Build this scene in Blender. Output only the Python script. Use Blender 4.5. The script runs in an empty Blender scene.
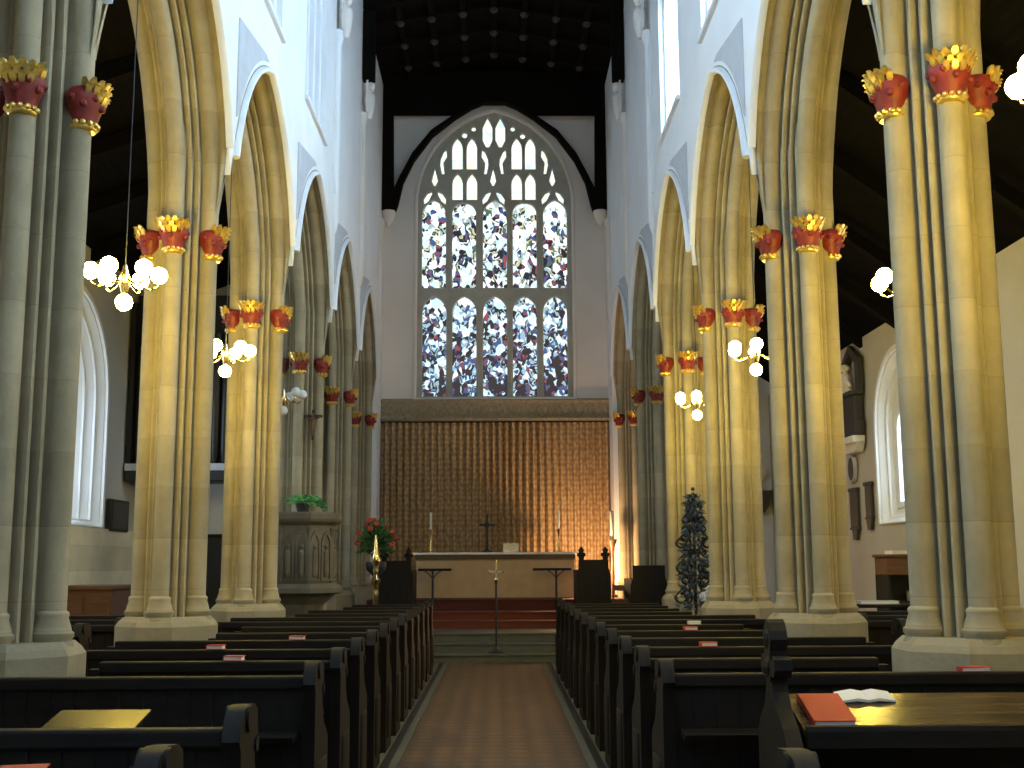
import bpy, bmesh, math, random
from mathutils import Vector, Matrix
PI = math.pi
random.seed(7)
SC = bpy.context.scene
COL = SC.collection

# ------------------------------------------------------------------ helpers
def link(o):
    COL.objects.link(o)
    return o

def mat_nodes(name):
    m = bpy.data.materials.new(name)
    m.use_nodes = True
    nt = m.node_tree
    b = nt.nodes['Principled BSDF']
    return m, nt, b

def plain(name, col, rough=0.6, metal=0.0, spec=0.5, noise=0.0, nscale=8.0, emit=None, estr=0.0, bump=0.0, stretch=None):
    m, nt, b = mat_nodes(name)
    b.inputs['Base Color'].default_value = (*col, 1)
    b.inputs['Roughness'].default_value = rough
    b.inputs['Metallic'].default_value = metal
    b.inputs['Specular IOR Level'].default_value = spec
    if emit:
        b.inputs['Emission Color'].default_value = (*emit, 1)
        b.inputs['Emission Strength'].default_value = estr
    if noise or bump:
        tc = nt.nodes.new('ShaderNodeTexCoord')
        mp = nt.nodes.new('ShaderNodeMapping')
        if stretch: mp.inputs['Scale'].default_value = stretch
        n = nt.nodes.new('ShaderNodeTexNoise')
        n.inputs['Scale'].default_value = nscale
        n.inputs['Detail'].default_value = 5
        nt.links.new(tc.outputs['Object'], mp.inputs['Vector'])
        nt.links.new(mp.outputs['Vector'], n.inputs['Vector'])
        if noise:
            cr = nt.nodes.new('ShaderNodeValToRGB')
            cr.color_ramp.elements[0].position = 0.25
            cr.color_ramp.elements[1].position = 0.75
            cr.color_ramp.elements[0].color = (*[c * (1 - noise) for c in col], 1)
            cr.color_ramp.elements[1].color = (*[min(1, c * (1 + noise)) for c in col], 1)
            nt.links.new(n.outputs['Fac'], cr.inputs['Fac'])
            nt.links.new(cr.outputs['Color'], b.inputs['Base Color'])
        if bump:
            bp = nt.nodes.new('ShaderNodeBump')
            bp.inputs['Strength'].default_value = bump
            bp.inputs['Distance'].default_value = 0.02
            nt.links.new(n.outputs['Fac'], bp.inputs['Height'])
            nt.links.new(bp.outputs['Normal'], b.inputs['Normal'])
    return m

def stone_mat(name, c1, c2, joint_h=0.45, joint=0.6, rough=0.85):
    """weathered ashlar: blotchy colour and thin bed joints at regular heights"""
    m, nt, b = mat_nodes(name)
    N, L = nt.nodes, nt.links
    tc = N.new('ShaderNodeTexCoord')
    n = N.new('ShaderNodeTexNoise'); n.inputs['Scale'].default_value = 1.7; n.inputs['Detail'].default_value = 8; n.inputs['Roughness'].default_value = 0.65
    L.new(tc.outputs['Object'], n.inputs['Vector'])
    cr = N.new('ShaderNodeValToRGB')
    cr.color_ramp.elements[0].position = 0.3; cr.color_ramp.elements[0].color = (*c1, 1)
    cr.color_ramp.elements[1].position = 0.7; cr.color_ramp.elements[1].color = (*c2, 1)
    L.new(n.outputs['Fac'], cr.inputs['Fac'])
    sp = N.new('ShaderNodeSeparateXYZ'); L.new(tc.outputs['Object'], sp.inputs[0])
    d = N.new('ShaderNodeMath'); d.operation = 'DIVIDE'; d.inputs[1].default_value = joint_h; L.new(sp.outputs['Z'], d.inputs[0])
    f = N.new('ShaderNodeMath'); f.operation = 'FRACT'; L.new(d.outputs[0], f.inputs[0])
    lt = N.new('ShaderNodeMath'); lt.operation = 'LESS_THAN'; lt.inputs[1].default_value = 0.016; L.new(f.outputs[0], lt.inputs[0])
    fl = N.new('ShaderNodeMath'); fl.operation = 'FLOOR'; L.new(d.outputs[0], fl.inputs[0])
    wn = N.new('ShaderNodeTexWhiteNoise'); wn.noise_dimensions = '1D'; L.new(fl.outputs[0], wn.inputs['W'])
    mr = N.new('ShaderNodeMapRange'); mr.inputs['To Min'].default_value = 0.88; mr.inputs['To Max'].default_value = 1.08; L.new(wn.outputs['Value'], mr.inputs['Value'])
    hv = N.new('ShaderNodeHueSaturation'); L.new(cr.outputs['Color'], hv.inputs['Color']); L.new(mr.outputs[0], hv.inputs['Value'])
    mx = N.new('ShaderNodeMixRGB'); mx.blend_type = 'MULTIPLY'; mx.inputs['Color2'].default_value = (joint, joint * .95, joint * .9, 1)
    L.new(lt.outputs[0], mx.inputs['Fac']); L.new(hv.outputs['Color'], mx.inputs['Color1'])
    L.new(mx.outputs[0], b.inputs['Base Color'])
    b.inputs['Roughness'].default_value = rough
    b.inputs['Specular IOR Level'].default_value = 0.25
    n2 = N.new('ShaderNodeTexNoise'); n2.inputs['Scale'].default_value = 22; n2.inputs['Detail'].default_value = 4
    L.new(tc.outputs['Object'], n2.inputs['Vector'])
    bp = N.new('ShaderNodeBump'); bp.inputs['Strength'].default_value = 0.25; bp.inputs['Distance'].default_value = 0.02
    L.new(n2.outputs['Fac'], bp.inputs['Height']); L.new(bp.outputs['Normal'], b.inputs['Normal'])
    return m

def wood_mat(name, c1, c2, rough=0.4, axis='X', scale=3.0, spec=0.4):
    m, nt, b = mat_nodes(name)
    N, L = nt.nodes, nt.links
    tc = N.new('ShaderNodeTexCoord'); mp = N.new('ShaderNodeMapping')
    s = [9.0, 9.0, 9.0]; s['XYZ'.index(axis)] = 0.7
    mp.inputs['Scale'].default_value = s
    L.new(tc.outputs['Object'], mp.inputs['Vector'])
    n = N.new('ShaderNodeTexNoise'); n.inputs['Scale'].default_value = scale; n.inputs['Detail'].default_value = 6
    L.new(mp.outputs['Vector'], n.inputs['Vector'])
    cr = N.new('ShaderNodeValToRGB')
    cr.color_ramp.elements[0].position = 0.3; cr.color_ramp.elements[0].color = (*c1, 1)
    cr.color_ramp.elements[1].position = 0.7; cr.color_ramp.elements[1].color = (*c2, 1)
    L.new(n.outputs['Fac'], cr.inputs['Fac']); L.new(cr.outputs['Color'], b.inputs['Base Color'])
    b.inputs['Roughness'].default_value = rough
    b.inputs['Specular IOR Level'].default_value = spec
    return m

class MB:
    def __init__(s): s.v = []; s.f = []
    def add(s, vs, fs):
        b = len(s.v); s.v += [tuple(p) for p in vs]; s.f += [tuple(b + i for i in f) for f in fs]; return s
    def box(s, x0, x1, y0, y1, z0, z1, ch=0.0):
        if ch <= 0:
            vs = [(x, y, z) for z in (z0, z1) for y in (y0, y1) for x in (x0, x1)]
            return s.add(vs, [(0, 2, 3, 1), (4, 5, 7, 6), (0, 1, 5, 4), (2, 6, 7, 3), (0, 4, 6, 2), (1, 3, 7, 5)])
        bm = bmesh.new(); bmesh.ops.create_cube(bm, size=1)
        for v in bm.verts:
            v.co = Vector(((x0 + x1) / 2 + v.co.x * (x1 - x0), (y0 + y1) / 2 + v.co.y * (y1 - y0), (z0 + z1) / 2 + v.co.z * (z1 - z0)))
        bmesh.ops.bevel(bm, geom=bm.edges[:], offset=ch, segments=2, profile=0.5, affect='EDGES')
        bm.verts.index_update()
        s.add([v.co[:] for v in bm.verts], [[v.index for v in f.verts] for f in bm.faces]); bm.free()
        return s
    def lathe(s, prof, c=(0, 0, 0), n=16, sx=1, sy=1):
        """prof: list of (r, z) bottom to top"""
        vs = []; fs = []
        for r, z in prof:
            for k in range(n):
                a = 2 * PI * k / n
                vs.append((c[0] + r * math.cos(a) * sx, c[1] + r * math.sin(a) * sy, c[2] + z))
        m = len(prof)
        for i in range(m - 1):
            for k in range(n):
                k2 = (k + 1) % n
                fs.append((i * n + k, i * n + k2, (i + 1) * n + k2, (i + 1) * n + k))
        fs.append(tuple(range(n))[::-1]); fs.append(tuple((m - 1) * n + k for k in range(n)))
        return s.add(vs, fs)
    def ball(s, c, r, n=12, m=8, sz=1):
        prof = [(max(1e-4, r * math.sin(PI * i / m)), -r * sz * math.cos(PI * i / m)) for i in range(m + 1)]
        return s.lathe(prof, c, n)
    def prism(s, pts, fn, d0, d1):
        """2D polygon extruded between depths; fn(a, b, d) -> xyz"""
        n = len(pts)
        vs = [fn(a, b, d0) for a, b in pts] + [fn(a, b, d1) for a, b in pts]
        fs = [tuple(range(n))[::-1], tuple(range(n, 2 * n))] + [(i, (i + 1) % n, n + (i + 1) % n, n + i) for i in range(n)]
        return s.add(vs, fs)
    def tube(s, pts, r, n=8, cap=True):
        pts = [Vector(p) for p in pts]
        rs = r if isinstance(r, (list, tuple)) else [r] * len(pts)
        vs = []; fs = []; up = None
        for i, p in enumerate(pts):
            t = (pts[min(i + 1, len(pts) - 1)] - pts[max(i - 1, 0)]).normalized()
            if up is None:
                up = Vector((0, 0, 1)) if abs(t.z) < 0.9 else Vector((1, 0, 0))
            a = t.cross(up)
            if a.length < 1e-4: a = t.cross(Vector((0, 1, 0)))
            a.normalize(); b = t.cross(a).normalized(); up = -b if False else up
            for k in range(n):
                q = 2 * PI * k / n
                vs.append(p + (a * math.cos(q) + b * math.sin(q)) * rs[i])
        for i in range(len(pts) - 1):
            for k in range(n):
                k2 = (k + 1) % n
                fs.append((i * n + k, i * n + k2, (i + 1) * n + k2, (i + 1) * n + k))
        if cap:
            fs.append(tuple(range(n))[::-1]); fs.append(tuple((len(pts) - 1) * n + k for k in range(n)))
        return s.add(vs, fs)
    def xform(s, M):
        s.v = [tuple(M @ Vector(p)) for p in s.v]; return s
    def mesh(s, name):
        me = bpy.data.meshes.new(name); me.from_pydata(s.v, [], s.f)
        bm = bmesh.new(); bm.from_mesh(me); bmesh.ops.recalc_face_normals(bm, faces=bm.faces[:]); bm.to_mesh(me); bm.free()
        return me
    def build(s, name, mat, parent=None, smooth=None, loc=None):
        me = s.mesh(name); me.materials.append(mat)
        o = link(bpy.data.objects.new(name, me))
        if parent: o.parent = parent
        if loc: o.location = loc
        if smooth is not None: shade(me, smooth)
        return o

def shade(me, deg=35):
    try:
        me.shade_smooth() if hasattr(me, 'shade_smooth') else None
        for p in me.polygons: p.use_smooth = True
        me.set_sharp_from_angle(angle=math.radians(deg))
    except Exception:
        pass

def empty(name, loc=(0, 0, 0), rz=0):
    o = link(bpy.data.objects.new(name, None)); o.location = loc; o.rotation_euler = (0, 0, rz); o.empty_display_size = 0.1
    return o

BAD = []
def tag(o, label=None, cat=None, group=None, kind=None):
    if label:
        if not 4 <= len(label.split()) <= 16: BAD.append(label)
        o['label'] = label
    if cat: o['category'] = cat
    if group: o['group'] = group
    if kind: o['kind'] = kind
    return o

def thing(name, label, cat, loc=(0, 0, 0), rz=0, group=None):
    return tag(empty(name, loc, rz), label, cat, group)

def kids(o): return [c for c in ALL() if c.parent == o]
def ALL(): return list(COL.objects)
def dup(root, loc, label, rz=None, group=None):
    kidmap = {}
    for c in COL.objects:
        if c.parent: kidmap.setdefault(c.parent.name, []).append(c)
    def cp(o, par):
        c = o.copy(); COL.objects.link(c)
        if par: c.parent = par
        for ch in kidmap.get(o.name, []): cp(ch, c)
        return c
    r = cp(root, None); r.location = loc
    if rz is not None: r.rotation_euler = (0, 0, rz)
    if not 4 <= len(label.split()) <= 16: BAD.append(label)
    r['label'] = label
    if group: r['group'] = group
    return r

def plate(outer, holes, fn, depth, bevel=0.0):
    """flat slab with holes: outlines in (a, b), thickness along d from -depth/2 to depth/2; fn(a, b, d) -> xyz.  Returns an MB."""
    cu = bpy.data.curves.new('outline', 'CURVE'); cu.dimensions = '2D'; cu.fill_mode = 'BOTH'
    cu.extrude = max(0.0001, depth / 2 - bevel); cu.bevel_depth = bevel; cu.bevel_resolution = 1; cu.offset = -bevel if bevel else 0
    for pl in [outer] + list(holes):
        sp = cu.splines.new('POLY'); sp.points.add(len(pl) - 1); sp.use_cyclic_u = True
        for p, (a, b) in zip(sp.points, pl): p.co = (a, b, 0, 1)
    o = link(bpy.data.objects.new('outline', cu))
    dg = bpy.context.evaluated_depsgraph_get(); dg.update()
    me = bpy.data.meshes.new_from_object(o.evaluated_get(dg))
    mb = MB(); mb.add([fn(*v.co) for v in me.vertices], [tuple(p.vertices) for p in me.polygons])
    bpy.data.objects.remove(o); bpy.data.curves.remove(cu); bpy.data.meshes.remove(me)
    return mb

def lancet(xc, hw, z0, zs, z1, n=7):
    """pointed-arch outline from sill z0, springing zs, apex z1"""
    rise = z1 - zs
    c = (rise * rise - hw * hw) / (2 * hw)
    R = hw + c
    tm = math.acos(max(-1, min(1, c / R))) if R > 0 else PI / 2
    right = [(xc + R * math.cos(tm * i / n) - c, zs + R * math.sin(tm * i / n)) for i in range(n + 1)]
    left = [(2 * xc - x, z) for x, z in right[:-1]][::-1]
    return [(xc - hw, z0), (xc + hw, z0)] + right + left

ORD = ['first', 'second', 'third', 'fourth', 'fifth', 'sixth', 'seventh', 'eighth', 'ninth', 'tenth', 'eleventh', 'twelfth', 'thirteenth', 'fourteenth']

# ------------------------------------------------------------------ measures
PY = [7.4 + 3.5 * i for i in range(6)]        # pier centres along the nave
PX = 2.97                                    # pier centre line
SPR = 4.95                                   # springing
CC = 0.57                                    # arc centre offset
FACE = 2.53                                  # nave wall face
EAST = 25.8
WEST = -5.0
EAVES = 12.4

# ------------------------------------------------------------------ materials
M = {}
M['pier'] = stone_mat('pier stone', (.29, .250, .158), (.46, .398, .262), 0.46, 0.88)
M['plinth'] = stone_mat('plinth stone', (.27, .235, .152), (.43, .372, .25), 0.6, 0.85)
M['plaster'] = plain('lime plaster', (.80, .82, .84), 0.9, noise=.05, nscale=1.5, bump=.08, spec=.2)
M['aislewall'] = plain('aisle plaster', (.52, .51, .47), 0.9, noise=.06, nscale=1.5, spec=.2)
M['east'] = plain('east wall plaster', (.76, .71, .66), 0.9, noise=.06, nscale=1.2, spec=.2)
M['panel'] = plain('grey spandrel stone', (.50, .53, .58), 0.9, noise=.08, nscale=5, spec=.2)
M['ashlar'] = stone_mat('aisle ashlar', (.62, .55, .38), (.80, .72, .52), 0.38, 0.75)
M['tracery'] = plain('tracery stone', (.42, .42, .37), 0.9, noise=.1, nscale=6, spec=.2)
M['frieze'] = plain('carved frieze stone', (.33, .27, .18), 0.85, noise=.3, nscale=14)
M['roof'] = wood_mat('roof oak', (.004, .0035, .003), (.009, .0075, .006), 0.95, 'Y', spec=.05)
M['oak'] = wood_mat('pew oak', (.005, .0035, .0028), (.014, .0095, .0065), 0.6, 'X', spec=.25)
M['oakv'] = wood_mat('pew end oak', (.005, .0038, .003), (.012, .0085, .006), 0.6, 'Z', spec=.25)
M['desk'] = wood_mat('varnished desk oak', (.055, .034, .014), (.13, .08, .028), 0.22, 'X', spec=.6)
M['amber'] = wood_mat('dark varnished board', (.025, .017, .007), (.05, .034, .014), 0.27, 'X', spec=.5)
M['brown'] = wood_mat('reddish brown oak', (.10, .045, .022), (.17, .08, .04), 0.45, 'X')
M['black'] = plain('black painted wood', (.012, .012, .012), 0.5)
M['red'] = plain('red painted stone', (.22, .020, .014), 0.55, noise=.45, nscale=16)
M['gold'] = plain('gilding', (.85, .56, .14), 0.32, metal=.75, noise=.3, nscale=30)
M['brass'] = plain('polished brass', (.80, .62, .30), 0.22, metal=1.0)
M['iron'] = plain('wrought iron', (.030, .036, .044), 0.5, metal=.3)
M['candle'] = plain('candle wax', (.90, .86, .74), 0.5)
M['linen'] = plain('white linen', (.85, .83, .78), 0.8)
M['frontal'] = plain('cream frontal cloth', (.52, .36, .19), 0.8, noise=.10, nscale=5)
M['fringe'] = plain('brown fringe', (.13, .08, .04), 0.9, noise=.4, nscale=60)
M['carpet'] = plain('red carpet', (.19, .05, .030), 0.95, noise=.2, nscale=40)
M['stepred'] = plain('dark red step', (.10, .022, .014), 0.9, noise=.2, nscale=30)
M['stepstone'] = plain('grey green step stone', (.085, .088, .066), 0.6, noise=.2, nscale=4)
M['paper'] = plain('white paper', (.82, .80, .76), 0.7)
M['redbook'] = plain('red book cloth', (.50, .045, .025), 0.6)
M['bluebook'] = plain('blue paper', (.45, .52, .72), 0.7)
M['leaf'] = plain('green leaves', (.05, .13, .03), 0.55, noise=.5, nscale=25)
M['fern'] = plain('bright fern leaves', (.14, .42, .12), 0.55, noise=.4, nscale=25)
M['darkleaf'] = plain('blue grey leaves', (.10, .13, .15), 0.5, noise=.6, nscale=25)
M['flower'] = plain('red flower petals', (.45, .06, .03), 0.6)
M['paleflower'] = plain('pale flower petals', (.60, .62, .72), 0.7)
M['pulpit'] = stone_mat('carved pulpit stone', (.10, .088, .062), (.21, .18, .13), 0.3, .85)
M['marble'] = plain('white marble', (.78, .76, .70), 0.45, noise=.08, nscale=6)
M['slate'] = plain('dark slate', (.045, .042, .040), 0.5, noise=.2, nscale=9)
M['pipe'] = plain('dark organ metal', (.03, .032, .034), 0.35, metal=.6)
M['bulb'] = plain('lit opal glass', (1, .95, .8), 0.3, emit=(1.0, .72, .115), estr=122.0)
M['bulboff'] = plain('unlit opal glass', (.75, .75, .72), 0.25)

def glass_mat(name, col, strength, seed=0, leaded=True):
    """daylight seen through leaded quarries"""
    m, nt, b = mat_nodes(name)
    N, L = nt.nodes, nt.links
    b.inputs['Base Color'].default_value = (.05, .05, .06, 1); b.inputs['Roughness'].default_value = .2
    if leaded:
        tc = N.new('ShaderNodeTexCoord'); n = N.new('ShaderNodeTexNoise'); n.inputs['Scale'].default_value = 2.0
        L.new(tc.outputs['Object'], n.inputs['Vector'])
        cr = N.new('ShaderNodeValToRGB')
        cr.color_ramp.elements[0].color = (*[c * .75 for c in col], 1); cr.color_ramp.elements[1].color = (*col, 1)
        cr.color_ramp.elements[0].position = .35; cr.color_ramp.elements[1].position = .65
        L.new(n.outputs['Fac'], cr.inputs['Fac']); L.new(cr.outputs['Color'], b.inputs['Emission Color'])
    else:
        b.inputs['Emission Color'].default_value = (*col, 1)
    b.inputs['Emission Strength'].default_value = strength
    return m
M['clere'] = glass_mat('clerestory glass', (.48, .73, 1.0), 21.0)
M['clere_dim'] = glass_mat('clerestory glass with dimmed glow', (.52, .70, 1.0), .9)  # same clerestory glass, its daylight glow turned down for the farther left panes
M['aisleglass'] = glass_mat('aisle window glass', (.70, .85, 1.0), 7.0)
M['westglass'] = glass_mat('west window glass', (.74, .87, 1.0), .55)

def stained(name, stops, strength, scale, zlo, zhi, dark_low, big=.8, shift=.20):
    """stained glass: daylight through small coloured quarries; large passages of light and dark glass, darker towards the foot of each picture"""
    m, nt, b = mat_nodes(name)
    N, L = nt.nodes, nt.links
    b.inputs['Base Color'].default_value = (.03, .03, .03, 1); b.inputs['Roughness'].default_value = .25
    tc = N.new('ShaderNodeTexCoord')
    mp = N.new('ShaderNodeMapping'); mp.inputs['Scale'].default_value = (1, .15, .8); L.new(tc.outputs['Object'], mp.inputs['Vector'])
    nz = N.new('ShaderNodeTexNoise'); nz.inputs['Scale'].default_value = 5.0; L.new(mp.outputs[0], nz.inputs['Vector'])
    mixv = N.new('ShaderNodeMixRGB'); mixv.inputs['Fac'].default_value = .10; L.new(mp.outputs[0], mixv.inputs['Color1']); L.new(nz.outputs['Color'], mixv.inputs['Color2'])
    v = N.new('ShaderNodeTexVoronoi'); v.inputs['Scale'].default_value = scale; L.new(mixv.outputs[0], v.inputs['Vector'])
    sp = N.new('ShaderNodeSeparateXYZ'); L.new(v.outputs['Color'], sp.inputs[0])
    bg = N.new('ShaderNodeTexNoise'); bg.inputs['Scale'].default_value = 3.2; bg.inputs['Detail'].default_value = 2; L.new(mp.outputs[0], bg.inputs['Vector'])
    zz = N.new('ShaderNodeSeparateXYZ'); L.new(tc.outputs['Object'], zz.inputs[0])
    mr = N.new('ShaderNodeMapRange'); mr.inputs['From Min'].default_value = zlo; mr.inputs['From Max'].default_value = zhi
    mr.inputs['To Min'].default_value = dark_low; mr.inputs['To Max'].default_value = -dark_low; L.new(zz.outputs['Z'], mr.inputs['Value'])
    a1 = N.new('ShaderNodeMath'); a1.operation = 'MULTIPLY_ADD'; a1.inputs[1].default_value = big; L.new(bg.outputs['Fac'], a1.inputs[0]); L.new(mr.outputs[0], a1.inputs[2])
    a2 = N.new('ShaderNodeMath'); a2.operation = 'MULTIPLY_ADD'; a2.inputs[1].default_value = .75; L.new(sp.outputs['X'], a2.inputs[0]); L.new(a1.outputs[0], a2.inputs[2])
    a3 = N.new('ShaderNodeMath'); a3.operation = 'SUBTRACT'; a3.inputs[1].default_value = big * .5 - shift; L.new(a2.outputs[0], a3.inputs[0])
    cr = N.new('ShaderNodeValToRGB'); cr.color_ramp.interpolation = 'CONSTANT'
    els = cr.color_ramp.elements
    els[0].position = 0; els[0].color = (*stops[0][1], 1)
    els[1].position = stops[1][0]; els[1].color = (*stops[1][1], 1)
    for p, c in stops[2:]:
        e = els.new(p); e.color = (*c, 1)
    L.new(a3.outputs[0], cr.inputs['Fac'])
    L.new(cr.outputs['Color'], b.inputs['Emission Color']); b.inputs['Emission Strength'].default_value = strength
    return m
W_, PB, LB, DB, DK, RD, YL, GR, GN, BR = (.95, 1, 1), (.62, .84, .88), (.30, .50, .66), (.05, .09, .24), (.016, .018, .028), (.30, .06, .06), (.62, .58, .34), (.36, .48, .48), (.07, .14, .11), (.030, .014, .012)
M['glass_lower'] = stained('stained glass of the lower lights', [(0, W_), (.26, PB), (.36, W_), (.44, LB), (.50, DK), (.56, GR), (.62, DB), (.68, PB), (.72, BR), (.80, DK), (.86, RD), (.90, DB), (.95, BR)], 1.2, 10.5, 0.05, 2.4, .20, .9, .25)
M['glass_upper'] = stained('stained glass of the upper lights', [(0, W_), (.34, PB), (.44, W_), (.52, GR), (.58, DK), (.63, YL), (.67, GN), (.72, W_), (.76, DK), (.82, DB), (.88, RD), (.92, DK)], 1.3, 10.0, 2.5, 4.5, .10, .8, .21)
M['glass_head'] = stained('pale glass of the traceries', [(0, W_), (.45, (.80, .95, .86)), (.62, (.88, .92, .70)), (.82, PB), (.95, GR)], 1.25, 9.0, 4.5, 7, 0, .4, .14)

def curtain_mat():
    m, nt, b = mat_nodes('brown and gold brocade curtain')
    N, L = nt.nodes, nt.links
    tc = N.new('ShaderNodeTexCoord')
    mp = N.new('ShaderNodeMapping'); mp.inputs['Scale'].default_value = (1.6, .3, 1.0); L.new(tc.outputs['Object'], mp.inputs['Vector'])
    v = N.new('ShaderNodeTexVoronoi'); v.inputs['Scale'].default_value = 9.0; v.inputs['Randomness'].default_value = .5; L.new(mp.outputs[0], v.inputs['Vector'])
    cr = N.new('ShaderNodeValToRGB')
    cr.color_ramp.elements[0].position = .2; cr.color_ramp.elements[0].color = (.58, .42, .23, 1)
    cr.color_ramp.elements[1].position = .6; cr.color_ramp.elements[1].color = (.34, .22, .11, 1)
    L.new(v.outputs['Distance'], cr.inputs['Fac']); L.new(cr.outputs['Color'], b.inputs['Base Color'])
    b.inputs['Roughness'].default_value = .75
    return m
M['curtain'] = curtain_mat()

def tiles_mat():
    m, nt, b = mat_nodes('old encaustic floor tiles')
    N, L = nt.nodes, nt.links
    tc = N.new('ShaderNodeTexCoord'); mp = N.new('ShaderNodeMapping'); mp.inputs['Rotation'].default_value = (0, 0, PI / 4)
    L.new(tc.outputs['Object'], mp.inputs['Vector'])
    ch = N.new('ShaderNodeTexChecker'); ch.inputs['Scale'].default_value = 6.6
    ch.inputs['Color1'].default_value = (.17, .092, .036, 1); ch.inputs['Color2'].default_value = (.10, .058, .024, 1)
    L.new(mp.outputs[0], ch.inputs['Vector'])
    br = N.new('ShaderNodeTexBrick'); br.offset = 0; br.inputs['Scale'].default_value = 6.6; br.inputs['Mortar Size'].default_value = .025
    br.inputs['Brick Width'].default_value = 1; br.inputs['Row Height'].default_value = 1
    br.inputs['Mortar'].default_value = (.35, .35, .35, 1); br.inputs['Color1'].default_value = (1, 1, 1, 1); br.inputs['Color2'].default_value = (.8, .8, .8, 1)
    L.new(mp.outputs[0], br.inputs['Vector'])
    n = N.new('ShaderNodeTexNoise'); n.inputs['Scale'].default_value = 3; n.inputs['Detail'].default_value = 6; L.new(tc.outputs['Object'], n.inputs['Vector'])
    mr = N.new('ShaderNodeMapRange'); mr.inputs['To Min'].default_value = .6; mr.inputs['To Max'].default_value = 1.35; L.new(n.outputs['Fac'], mr.inputs['Value'])
    m1 = N.new('ShaderNodeMixRGB'); m1.blend_type = 'MULTIPLY'; m1.inputs['Fac'].default_value = 1
    L.new(ch.outputs['Color'], m1.inputs['Color1']); L.new(br.outputs['Color'], m1.inputs['Color2'])
    hv = N.new('ShaderNodeHueSaturation'); L.new(m1.outputs[0], hv.inputs['Color']); L.new(mr.outputs[0], hv.inputs['Value'])
    L.new(hv.outputs['Color'], b.inputs['Base Color'])
    b.inputs['Roughness'].default_value = .38
    return m
M['tiles'] = tiles_mat()
M['flag'] = plain('dark floor stone', (.06, .055, .045), .55, noise=.25, nscale=3)
M['strip'] = plain('grey green border stone', (.10, .10, .075), .5, noise=.2, nscale=5)
M['grate'] = plain('dark heating grating', (.025, .025, .02), .5, metal=.5)

def struct(o, label=None):
    o['kind'] = 'structure'
    if label: o['label'] = label
    return o

# ------------------------------------------------------------------ floor and steps
struct(MB().box(-7.2, 7.2, WEST, 27.2, -.2, 0).build('floor', M['flag']), 'dark stone church floor')
struct(MB().box(-.76, .76, WEST, 19.5, 0, .006).build('trim_1', M['tiles']), 'brown tiled centre aisle')
k = 2
for s in (-1, 1):
    a, b_ = sorted((s * .762, s * .83)); struct(MB().box(a, b_, WEST, 19.5, 0, .008).build('trim_%d' % k, M['strip']), 'stone border beside the centre aisle'); k += 1
    g = MB()
    a, b_ = sorted((s * .832, s * .90)); g.box(a, b_, WEST, 19.5, 0, .004)
    struct(g.build('trim_%d' % k, M['grate']), 'dark grating strip beside the centre aisle'); k += 1
    a, b_ = sorted((s * .902, s * .955)); struct(MB().box(a, b_, WEST, 19.5, 0, .008).build('trim_%d' % k, M['strip']), 'stone kerb along the pews'); k += 1

def step(name, y0, z0, z1, mat, label, nose=0.025):
    mb = MB().box(-2.5, 2.5, y0, EAST, z0, z1 - .03).box(-2.5, 2.5, y0 - nose, EAST, z1 - .03, z1, .008)
    return tag(struct(mb.build(name, mat)), label)
step('floor_step', 19.5, 0, .14, M['stepstone'], 'lowest grey stone chancel step')
step('floor_step', 20.0, .14, .28, M['stepstone'], 'second grey stone chancel step')
step('floor_step', 20.5, .28, .42, M['stepstone'], 'chancel floor step of grey stone')
step('floor_step', 21.9, .42, .56, M['carpet'], 'first red carpeted step to the altar')
step('floor_step', 22.4, .56, .70, M['carpet'], 'second red carpeted step to the altar')
step('floor_step', 23.1, .70, .91, M['stepred'], 'dark red altar pace')

# ------------------------------------------------------------------ nave walls
def arch_pts(ym, s, n=14, z0=SPR):
    R = s + CC; tm = math.acos(CC / R)
    L_ = [(ym - (R * math.cos(tm * i / n) - CC), z0 + R * math.sin(tm * i / n)) for i in range(n + 1)]
    return L_ + [(2 * ym - y, z) for y, z in L_[:-1]][::-1]

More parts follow.
